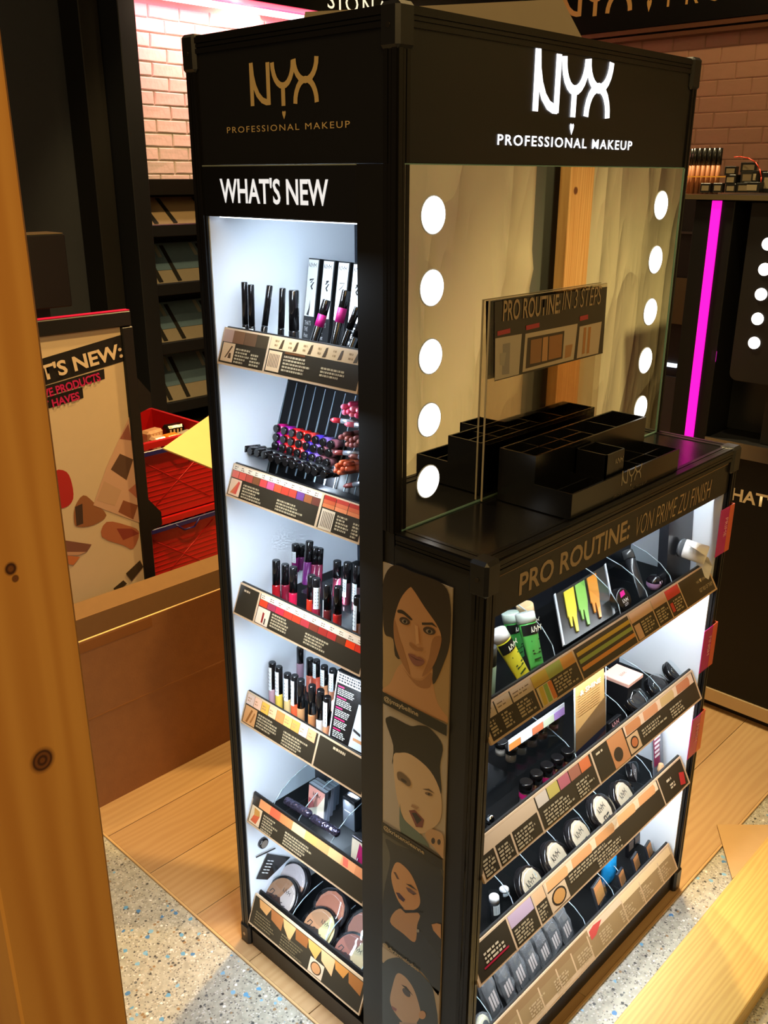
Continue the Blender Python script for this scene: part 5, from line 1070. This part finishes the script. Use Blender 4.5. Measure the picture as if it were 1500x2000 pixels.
B(pm((24, 24, 24))).rod(at(*Z8_(190, 772), y=wy-.005)+Y*.0, at(*Z8_(330, 705), y=wy-.006), .0014, 6).build('hook', t, ct_[0])
# ------------------------------------------------------------------ products of the counter cabinet
G0, G1, G2, G3 = BFL
W2 = lambda a, b: (930+a/2.941, 1000+b/2.941)
W3 = lambda a, b: (920+a/3.125, 1230+b/3.125)
W4 = lambda a, b: (910+a/3.26, 1400+b/3.26)
W5 = lambda a, b: (900+a/3.26, 1600+b/3.26)
def bdiv(x, floor, y0=-.132, y1=.02, h=.10, flat=False):
    pts = [(x, y0, floor+.0005), (x, y1, floor+.0005), (x, y1, floor+h)]+([(x, y0, floor+h)] if flat else [(x, y1-(y1-y0)*math.sin(a), floor+.014+(h-.014)*math.cos(a)) for a in (.3, .6, .9, 1.2, 1.5)])
    d = kp(B(M_ACRY).slab(pts, X, .002), 'divider'); kp(B(mat('acrylic_rim', (168, 186, 196), .15)).path([Vector(p)+X*.001 for p in (pts[2:] if not flat else pts[2:]+[pts[0]])], .0009, 5), 'divider_edge', d)
def squeeze(label, a, b, yT, yB, w, body, capc=(236, 238, 240), name='squeeze_tube', band=True, group='primer tubes'):
    """tube standing on its crimp, cap up"""
    T, Bt = at(*a, y=yT), at(*b, y=yB); ax = T-Bt; L_ = ax.length; t = thing(name, Bt, label, 'tube', group); t.rotation_euler = ax.to_track_quat('Z', 'Y').to_euler()
    t.rotation_euler = (Matrix((Vector((1, 0, 0))-ax.normalized()*ax.normalized().x, Vector(), Vector())).to_3x3() and ax.to_track_quat('Z', 'Y').to_euler())
    zx = ax.normalized(); xx = (X-zx*zx.x).normalized(); yy = zx.cross(xx); t.rotation_euler = Matrix((xx, yy, zx)).transposed().to_euler()
    mb = B(mat('squeeze_%d_%d_%d' % body, body, .3, coat=.3)); n = 18; vs = []; prof = [(0, 1.0, .1), (.06, 1.0, .14), (.3, .98, .42), (.6, .94, .68), (.8, .90, .85), (.815, .8, .8)]
    for (z, sx, sy) in prof:
        for i in range(n): q = 2*PI*i/n; vs.append((w/2*sx*math.cos(q), w/2*sy*math.sin(q), z*L_))
    mb.raw(vs, [(j*n+i, j*n+(i+1) % n, (j+1)*n+(i+1) % n, (j+1)*n+i) for j in range(len(prof)-1) for i in range(n)]+[tuple(range(n-1, -1, -1)), tuple(range((len(prof)-1)*n, len(prof)*n))], True); bd = mb.build('body', t)
    B(mat('cap_%d_%d_%d' % capc, capc, .25, coat=.3)).lathe([(w*.46, L_*.82), (w*.46, L_*.985), (w*.42, L_)], n=20).build('cap', t)
    if band:
        vs = []
        for z in (.60, .79):
            s_ = .945 if z < .7 else .91; s2 = .69 if z < .7 else .85
            for i in range(9): q = PI+PI*i/8; vs.append((w/2*s_*1.02*math.cos(q), w/2*s2*1.04*math.sin(q), z*L_))
        B(pm((20, 20, 20), .3)).raw(vs, [(i, i+1, i+10, i+9) for i in range(8)], True).build('name_band', t)
        pr = B(pm((236, 240, 220))); nyx(pr, (-w*.36, -w*.44, L_*.645), X, Vector((0, -.25, 1)), w*.72, heart=False, st=.17); pr.m(pm((40, 70, 30)))
        for k, wd in enumerate((.36, .56, .36, .6, .56, .5)):
            z = L_*(.53-.055*k-(.06 if k > 2 else 0)-(.05 if k > 4 else 0)); y = -w*.5*(.14+.62*(z/L_))-.0012; pr.face([(-w*wd/2, y, z), (w*wd/2, y, z), (w*wd/2, y-.0003, z+L_*.03), (-w*wd/2, y-.0003, z+L_*.03)])
        pr.build('print', t)
    return t
# --- first shelf
squeeze('yellow primer tube with white cap leaning at the left of the top cabinet shelf', (970, 1232), (1026, 1326), -.085, -.128, .034, (206, 200, 52), (240, 240, 236))
squeeze('front green primer tube beside the yellow one', (1024, 1196), (1050, 1304), -.085, -.125, .036, (84, 176, 84), (226, 236, 226))
squeeze('rear green primer tube standing behind the yellow one', (996, 1196), (1014, 1290), -.035, -.06, .034, (70, 160, 76), (220, 236, 220))
squeeze('orange primer tube mostly hidden behind the front green one', (1024, 1180), (1046, 1280), -.03, -.05, .034, (226, 136, 40), (236, 200, 150))
loc, rot, h = put(958, 1262, G0, 0, 0, y=-.10); wand('small pale green bottle at the far left of the top cabinet shelf', None, loc, rot, h, .011, (150, 176, 150), .35, None, 'bottle', 'bottle', capcol=mat('cap_grey', (70, 74, 72), .3))
for x in (at(1075, 1280, y=-.12).x,): bdiv(x, G0, h=.11)
dc = [at(*W2(*q), y=yy) for q, yy in (((505, 770), -.118), ((790, 592), -.118), ((737, 305), -.03), ((452, 475), -.03))]
t = thing('swatch_display_card', dc[0], 'black sloping display card with yellow, green and orange paint drips', 'display card'); cn = (dc[1]-dc[0]).cross(dc[3]-dc[0]).normalized()
DP = lambda a, b: dc[0]+(dc[1]-dc[0])*a+(dc[3]-dc[0]+(dc[2]-dc[1]-dc[3]+dc[0])*a)*b
sh = B(pm((44, 40, 34), .3)).slab(dc, cn, -.003).build('card', t, dc[0])
kp2 = [B(pm((190, 196, 206), .2)).slab([DP(a, 0), DP(a+.03, 0), DP(a+.03, 1), DP(a, 1)], cn, .004).build('side_edge', t, dc[0]) for a in (-.03, .985)]
for k, (c, x) in enumerate((((206, 190, 60), .14), ((130, 180, 84), .36), ((222, 140, 52), .60))):
    mb = B(mat('drip_%d' % k, c, .25, coat=.5)); f_ = lambda a, b: DP(x+a, b)+cn*.0008
    mb.slab([f_(*q) for q in ((0, .93), (.0, .45), (.02, .42), (.03, .24), (.06, .22), (.07, .4), (.09, .38), (.105, .10), (.15, .08), (.16, .36), (.18, .5), (.19, .93))], cn, .003); mb.build('paint_drip', t, dc[0])
bdiv(at(1204, 1195, y=-.12).x, G0, h=.11)
C = at(*W2(838, 505), y=-.115); t = thing('tin', C, 'round black tin with magenta sticker and white print', 'tin'); t.rotation_euler = (-.5, 0, 0)
B(mat('tin_black', (18, 17, 19), .25)).lathe([(.021, -.012), (.0225, -.01), (.0225, .004), (.020, .006)], (0, 0, 0), -Y, 26).build('body', t); B(pm((206, 30, 140))).slab([(-.010, -.0064, .006), (.006, -.0064, .008), (.006, -.0064, .017), (-.008, -.0064, .016)], -Y, .0003).build('sticker', t)
mb = B(pm((220, 220, 220))); nyx(mb, (-.009, -.0068, -.005), X, Z, .019, heart=False, st=.16); mb.build('print', t); text('SOFT', (-.006, -.0068, -.012), X, Z, .013, .005, pm((200, 200, 200)), 'lettering', t)
squeeze('black primer tube with grey print standing behind the tin', (1224, 1076), (1258, 1170), -.045, -.11, .026, (34, 36, 40), (60, 62, 64), band=False)
C = at(*W2(1022, 405), y=-.095); t = thing('egg_applicator', C, 'small round lilac and black egg shaped case', 'case'); 
B(mat('egg_lilac', (190, 150, 200), .3)).lathe([(.001, -.015), (.010, -.0125), (.0148, -.005), (.0155, .001), (.0155, .003)], n=20, caps=False).build('lower_shell', t); B(mat('egg_black', (20, 18, 24), .2)).lathe([(.0156, .0031), (.0145, .008), (.010, .0135), (.001, .016)], n=20, caps=False).build('upper_shell', t)
mb = B(pm((222, 206, 226))); mb.face([(-.006, -.0150, .004), (-.002, -.0156, .0035), (-.002, -.0145, .008), (-.005, -.014, .008)]); mb.face([(.002, -.0156, .0035), (.006, -.0150, .004), (.005, -.014, .008), (.002, -.0145, .008)]); mb.m(pm((40, 24, 44))); mb.face([(-.002, -.0162, -.004), (.002, -.0162, -.004), (.001, -.0165, .001), (-.001, -.0165, .001)]); mb.build('print', t)
for x in (at(1258, 1165, y=-.12).x, at(1305, 1135, y=-.12).x): bdiv(x, G0, h=.09)
# tissue dispenser
T0 = at(1333, 1075, y=-.12)
t = thing('tissue_dispenser', Vector((T0.x+.0, -.10, G0)), 'black box with round hole holding a white tissue roll at the right of the shelf', 'dispenser'); TO = t.location
db = B(mat('dispenser_black', (36, 38, 44), .25)).slab([(T0.x-.04, -.113, G0+.001), (.785, -.113, G0+.001), (.785, -.098, 1.05), (T0.x-.04, -.098, 1.05)], Vector((0, 1, 0)), .02).build('front_panel', t, TO)
hc = Vector((T0.x+.004, -.114, T0.z+.004)); B(mat('hole_rim', (110, 116, 124), .2, metal=.6)).lathe([(.019, 0), (.019, .004)], hc, -Y, 24).build('hole_rim', t, TO)
ro_ = thing('tissue_roll', hc+Vector((0, -.005, 0)), 'white tissue roll sticking out of the dispenser hole', 'tissue roll'); 
B(mat('tissue_white', (240, 238, 234), .8, bump=.4, bscale=90)).lathe([(.006, 0), (.0185, .001), (.0195, .004), (.0195, .044), (.0185, .047), (.006, .047)], (0, 0, 0), Vector((.35, -1, -.2)), 24).build('roll', ro_)
pts = [at(*q, y=-.168)-ro_.location for q in ((1366, 1078), (1384, 1090), (1391, 1106), (1384, 1132))]; wv = Vector((-.004, .03, .012)); mb = B(mat('tissue_white', (240, 238, 234)))
for p, q in zip(pts[:-1], pts[1:]): p, q = Vector(p), Vector(q); mb.slab([p, q, q+wv, p+wv], Vector((.0, .1, .9)), .0008)
mb.build('loose_tissue', ro_)
# --- second shelf: loose pigment jars, cards, boxes
def jar(label, q, yy, floor, powder, sticker=None):
    loc, rot, h = put(*q, floor, 0, 0, y=yy); h = max(h, .03); t = thing('pigment_jar', loc, label, 'jar', 'pigment jars'); r = .0115
    B(M_ACRY).lathe([(r*.95, 0), (r, .001), (r, h*.6)], n=18).build('glass_body', t); B(mat('pig_%d_%d_%d' % powder, powder, .8)).lathe([(r*.86, .0015), (r*.86, h*.42)], n=16).build('pigment', t)
    B(BLKC).lathe([(r*1.04, h*.6+.0003), (r*1.04, h*.97), (r*.93, h)], n=20).build('lid', t)
    if sticker: B(pm(sticker)).lathe([(r*1.02, h*.34), (r*1.02, h*.56)], n=18, caps=False).build('sticker', t)
tr_z = G1+.034
kp(B(M_ACRY).box((.03, -.072, tr_z-.002), (.235, -.005, tr_z)).box((.03, -.074, G1+.001), (.235, -.072, tr_z+.006)), 'clear_riser')
pc_ = [(150, 140, 130), (120, 100, 80), (110, 116, 120), (90, 80, 90), (120, 70, 60), (110, 60, 60)]
for k, q in enumerate(((178, 772), (240, 820), (303, 758), (368, 703), (433, 663), (498, 622))): jar('rear jar with black lid, %s from the left in the pigment tier' % ORD[k], W3(*q), -.045 if k else -.02, tr_z, pc_[k])
for k, q in enumerate(((337, 925), (400, 870), (464, 820), (527, 774), (588, 734))): jar('front jar with black lid, %s from the left in the pigment tier' % ORD[k], W3(*q), -.112, G1, [(190, 190, 190), (140, 90, 90), (150, 110, 130), (130, 60, 80), (120, 40, 50)][k], (196, 30, 120) if k in (0, 2) else None)
sc_ = [at(*W3(*q), y=-.085) for q in ((232, 742), (572, 512), (570, 445), (230, 678))]
t = thing('swatch_strip', sc_[0], 'strip of small orange, white and lilac colour swatches above the pigment jars', 'swatch card'); sh = B(pm((206, 210, 216), .3)).slab(sc_, -Y, -.0015).build('card', t, sc_[0])
for k, c in enumerate(((222, 132, 62), (214, 226, 240), (214, 120, 80), (206, 216, 190), (176, 140, 206))): B(pm(c)).slab([sc_[0]+(sc_[1]-sc_[0])*(k/5+.004)-Y*.0004, sc_[0]+(sc_[1]-sc_[0])*((k+1)/5-.004)-Y*.0004, sc_[3]+(sc_[2]-sc_[3])*((k+1)/5-.004)-Y*.0004-Z*.008, sc_[3]+(sc_[2]-sc_[3])*(k/5+.004)-Y*.0004-Z*.008], -Y, .0003).build('swatch', sh, sc_[0])
B(M_ACRY).box((sc_[0].x, -.0845, G1+.036), (sc_[1].x, -.0825, sc_[0].z+.01)).build('holder', t, sc_[0])
hd = [at(*W3(*q), y=-.122) for q in ((642, 790), (826, 660), (846, 226), (667, 346))]; hd = [Vector((hd[0].x, -.122, G1+.001)), Vector((hd[1].x, -.122, G1+.001)), Vector((hd[2].x-.004, -.112, hd[2].z)), Vector((hd[3].x-.004, -.112, hd[3].z))]
t = thing('header_card', hd[0], 'tall acrylic card with tan and dark beach-toned print reading & SHINE', 'display card'); hn = (hd[1]-hd[0]).cross(hd[3]-hd[0]).normalized(); HP = lambda a, b: hd[0]+(hd[1]-hd[0])*a+(hd[3]-hd[0])*b
sh = B(mat('card_tan', (206, 164, 104), .25, noise=.1, nscale=12)).slab(hd, hn, -.002).build('card', t, hd[0])
mb = MB()
for pts, c in (([(0, .0), (1, .0), (1, .26), (0, .20)], (44, 44, 58)), ([(0, .2), (1, .26), (1, .62), (0, .42)], (120, 92, 60)), ([(.4, .0), (1, .0), (1, .2), (.7, .16)], (96, 66, 66))): mb.m(pm(c, .25)); mb.face([HP(*p)+hn*.0005 for p in pts])
mb.m(pm((190, 150, 96)))
for k in range(9): mb.face([HP(.1, .84-k*.03)+hn*.0006, HP(.8, .84-k*.03)+hn*.0006, HP(.8, .85-k*.03)+hn*.0006, HP(.1, .85-k*.03)+hn*.0006])
mb.build('print', sh, hd[0]); text('& SHINE', HP(.16, .83)+hn*.0009, hd[1]-hd[0], hd[3]-hd[0], (hd[1]-hd[0]).length*.66, .011, pm((236, 226, 206)), 'lettering', sh, hd[0], bold=.02)
B(mat('acrylic_rim', (168, 186, 196), .15)).path([HP(0, 0), HP(0, 1)], .0014).build('edge', t, hd[0])
B(MATS['acrylic_rim']).path([HP(1, 0), HP(1, 1)], .0009).build('edge', t, hd[0])
def lidbox(label, q, yy, w_, d_):
    P = at(*q, y=yy); b = thing('palette_box', Vector((P.x, yy, G1+.0004)), label, 'box', 'pink topped boxes'); h = P.z-G1
    B(mat('box_dark', (24, 24, 27), .3)).box((-w_/2, -d_/2, 0), (w_/2, d_/2, h-.009), .001).build('carton', b); B(mat('pink_lid', (226, 176, 160), .35)).box((-w_/2-.001, -d_/2-.001, h-.0088), (w_/2+.001, d_/2+.001, h), .0012).build('lid', b)
    mb = B(pm((150, 104, 96))); nyx(mb, (-.010, -.004, h+.0003), X, Y, .02, heart=False); mb.build('logo', b)
lidbox('pink lidded black box beside the header card', W3(925, 270), -.075, .058, .06); lidbox('rear pink lidded black box at the right of the second shelf', W3(1120, 105), -.03, .085, .07)
for k, (q, yy, r) in enumerate((((985, 440), -.105, .026), ((1122, 360), -.100, .027), ((1232, 262), -.10, .027))):
    C = at(*W3(*q), y=yy); compact('black closed compact with pink mark, %s from the left on the second cabinet shelf' % ORD[k], 'black compacts on the second shelf', C, r, (-.95, 0, 0), ((30, 28, 30),), name='compact'); 
    t = [o for o in bpy.data.objects if o.name.startswith('compact') and o.parent is None][-1]
loc, rot, h = put(*W3(880, 545), G1, .25, 0, y=-.112); t = thing('palette', loc, 'black palette with pink lettering leaning in front of the pink boxes', 'palette'); t.rotation_euler = rot
B(mat('box_dark', (24, 24, 27), .3)).box((-.024, 0, 0), (.024, .01, h), .001).build('case', t); mb = B(pm((206, 150, 150))); nyx(mb, (-.014, -.0004, h*.6), X, Z, .026, heart=False); mb.build('logo', t)
for q in ((655, 790), (965, 555), (1085, 450), (1180, 300)): bdiv(at(*W3(*q), y=-.13).x, G1, h=.075)
# --- third shelf: powder compacts, glue bottles
for k, q in enumerate(((395, 1080), (553, 915), (702, 770), (842, 612), (982, 520))):
    C = at(*W4(*q), y=-.120); compact('cream powder compact in clear lid, %s from the left on the third cabinet shelf' % ORD[k], 'powder compacts on the third shelf', C, .036, (-.72, 0, .2), ((172, 154, 130),), logo=1)
C = at(*W4(1050, 372), y=-.07); compact('tilted dark compact at the right end of the powder row', 'powder compacts on the third shelf', C, .028, (-.5, 0, .5), ((150, 130, 124),), ring=(60, 62, 70))
for q in ((310, 1150), (470, 990), (640, 840), (800, 740), (930, 600), (1190, 390)): bdiv(at(*W4(*q), y=-.13).x, G2, h=.085)
for k, q in enumerate(((178, 1140), (243, 1092))):
    loc, rot, h = put(*W4(*q), G2, .12, 0, y=-.105+.02*k); t = wand('%s white capped bottle in a clear tube at the left of the third shelf' % ('front' if k == 0 else 'rear'), 'white capped bottles', loc, rot, h, .0095, (40, 42, 46), .22, (.35, .72, -.4), 'bottle', 'bottle', capcol=mat('cap_white', (238, 238, 240), .35)); B(M_ACRY).lathe([(.0145, .0), (.0145, h*1.04)], n=20, caps=False).build('clear_sleeve', t)
C = at(*W4(152, 690), y=-.11); t = thing('roll_on_bottle', C-Z*.0, 'dark bottle with a shiny metal ball on top at the left of the second shelf', 'bottle'); t.location.z = G1+.0004; hh = at(*W4(152, 655), y=-.11).z-G1
B(mat('bottle_dark', (26, 26, 30), .2)).lathe([(.009, 0), (.0095, .002), (.0095, hh-.012), (.006, hh-.008)], n=16).build('body', t); B(mat('chrome', (200, 205, 210), .08, metal=1)).lathe([(.004, hh-.008), (.0075, hh-.004), (.0085, hh), (.0075, hh+.004), (.004, hh+.008), (.0003, hh+.009)], n=18, caps=False).build('ball', t)
loc, rot, h = put(1284, 1426, G2, .15, 0, y=-.105); t = thing('brush_pack', loc, 'clear pack with magenta and white print at the right of the third shelf', 'package'); t.rotation_euler = rot
B(pm((104, 110, 120), .25)).box((-.022, 0, 0), (.022, .003, h)).build('card', t); B(pm((116, 24, 66), .3)).box((-.02, -.0006, h*.3), (.006, -.0001, h*.98)).build('panel', t)
mb = B(pm((216, 216, 220)));
for k in range(5): mb.face([(-.017, -.001, h*(.84-.09*k)), (.004+.006*(k < 2), -.001, h*(.84-.09*k)), (.004+.006*(k < 2), -.001, h*(.89-.09*k)), (-.017, -.001, h*(.89-.09*k))])
mb.build('print', t); B(mat('bristle', (190, 150, 110), .7)).lathe([(.006, h*.12), (.009, h*.26), (.005, h*.38)], (-.012, -.012, 0), n=14).build('brush_head', t)
for k, q in enumerate(((1215, 335), (1285, 300))):
    loc, rot, h = put(*W4(*q), G2, .2, 0, y=-.11); wand('%s stubby black brush with beige tip at the right end of the third shelf' % ('left' if k == 0 else 'right'), 'stubby brushes', loc, rot, max(h, .03), .010, (30, 28, 30), .45, None, 'brush', 'brush', capcol=mat('bristle', (190, 150, 110), .7))
# --- fourth shelf: bagged palettes, square shadows
M_BAG = clear('clear_bag', (240, 244, 248), 1.6, .12, 1, .10)
def bag(label, q, k):
    P = at(*W5(*q), y=-.118); t = thing('bagged_palette', Vector((P.x, -.118, G3+.003)), label, 'palette', 'bagged palettes'); rnd = random.Random(k); h = max(.06, P.z-G3+.008); t.rotation_euler = (-.45, 0, .2)
    inn = B(mat('palette_black', (22, 22, 25), .25)).box((-.016, .0, .002), (.016, .009, h), .001).build('case', t)
    mb = B(pm((190, 170, 160)))
    for j in range(3): mb.face([(-.013+.009*j, -.0005, h*.2), (-.007+.009*j, -.0005, h*.2), (-.007+.009*j, -.0005, h*.62), (-.013+.009*j, -.0005, h*.62)])
    mb.build('swatch_print', inn)
    vs = []; n = 9; mm = 7
    for j in range(mm):
        for i in range(n):
            a = 2*PI*i/n; f = j/(mm-1); rx = .021+rnd.uniform(-.003, .003); ry = (.013+rnd.uniform(-.003, .004))*math.sin(PI*(.12+.76*f)); vs.append((rx*math.cos(a), .0045+ry*math.sin(a), -.001+(h+.016)*f))
    ob = B(M_BAG).raw(vs, [(j*n+i, j*n+(i+1) % n, (j+1)*n+(i+1) % n, (j+1)*n+i) for j in range(mm-1) for i in range(n)]).build('plastic_bag', t)
for k, q in enumerate(((255, 1085), (345, 1015), (425, 920), (500, 850), (575, 790), (645, 715), (715, 660))): bag('clear bagged black palette, %s from the left on the bottom cabinet shelf' % ORD[k], q, k)
for k, (q, s_) in enumerate((((872, 395), .036), ((1020, 325), .026), ((1112, 225), .026), ((1195, 150), .024))):
    loc, rot, h = put(*W5(*q), G3, .35, 0, y=-.116); t = thing('shadow_pan', loc, 'square bronze shadow pan, %s from the left on the bottom cabinet shelf' % ORD[k], 'eyeshadow', 'square shadow pans'); t.rotation_euler = rot; t.rotation_euler.z = .15
    B(mat('pan_case', (40, 42, 48), .2)).box((-s_/2-.003, 0, 0), (s_/2+.003, .006, h), .001).build('case', t); B(mat('bronze_powder', (166, 112, 66), .45, noise=.06)).box((-s_/2, -.0007, h-s_-.006), (s_/2, -.0001, h-.003)).build('powder', t); B(M_ACRY).box((-s_/2-.003, -.006, 0), (s_/2+.003, -.0045, h*.9)).build('clear_lid', t)
P = at(*W5(978, 235), y=-.095); t = thing('blue_pouch', Vector((P.x, -.085, G3+.001)), 'bright blue pouch behind the bronze shadow pans', 'pouch'); h = P.z-G3
mb = B(mat('blue_film', (30, 130, 190), .2, bump=.8, bscale=60)); vs = []; n = 12
for j in range(7):
    f = j/6
    for i in range(n): a = 2*PI*i/n; vs.append(((.022+.006*f)*math.cos(a), .014*math.sin(PI*(.2+.75*f))*math.sin(a), h*f))
mb.raw(vs, [(j*n+i, j*n+(i+1) % n, (j+1)*n+(i+1) % n, (j+1)*n+i) for j in range(6) for i in range(n)]+[tuple(range(n-1, -1, -1)), tuple(range(6*n, 7*n))], True).build('bag', t); B(mat('blue_seal', (20, 100, 160), .3)).box((-.027, -.001, h), (.027, .001, h+.006)).build('seal', t)
for k, q in enumerate(((1085, 120), (1125, 95), (1168, 70))):
    loc, rot, h = put(*W5(*q), G3, .1, 0, y=-.075+.004*k); t = thing('slim_palette', loc, 'tall dark slim palette, %s from the left at the back of the bottom shelf' % ORD[k], 'palette', 'tall dark palettes'); t.rotation_euler = rot
    B(mat('palette_black', (22, 22, 25), .25)).box((-.014, 0, 0), (.014, .008, h), .001).build('case', t); B(pm((90, 76, 66))).box((-.01, -.0005, h*.35), (.01, -.0001, h*.8)).build('window', t)
P = at(937, 1966, y=-.12); t = thing('sponge_ring', Vector((P.x+.006, -.118, G3+.022)), 'cream and black round puff in clear wrap at the lower left of the cabinet', 'puff'); t.rotation_euler = (-.4, 0, .3)
B(mat('cream_puff', (206, 196, 160), .7)).lathe([(.012, 0), (.019, .001), (.021, .006), (.019, .011), (.012, .012)], (0, 0, 0), -Y, 22).build('puff', t); B(mat('puff_black', (24, 24, 26), .4)).lathe([(.0118, .0), (.0118, .0135)], (0, 0, 0), -Y, 20).build('centre', t); B(M_BAG).lathe([(.014, -.002), (.024, .0), (.026, .007), (.023, .016), (.010, .018)], (0, 0, 0), -Y, 18).build('wrap', t)
for q in ((210, 1150), (800, 640), (985, 430), (1060, 350)): bdiv(at(*W5(*q), y=-.13).x, G3, h=.075)
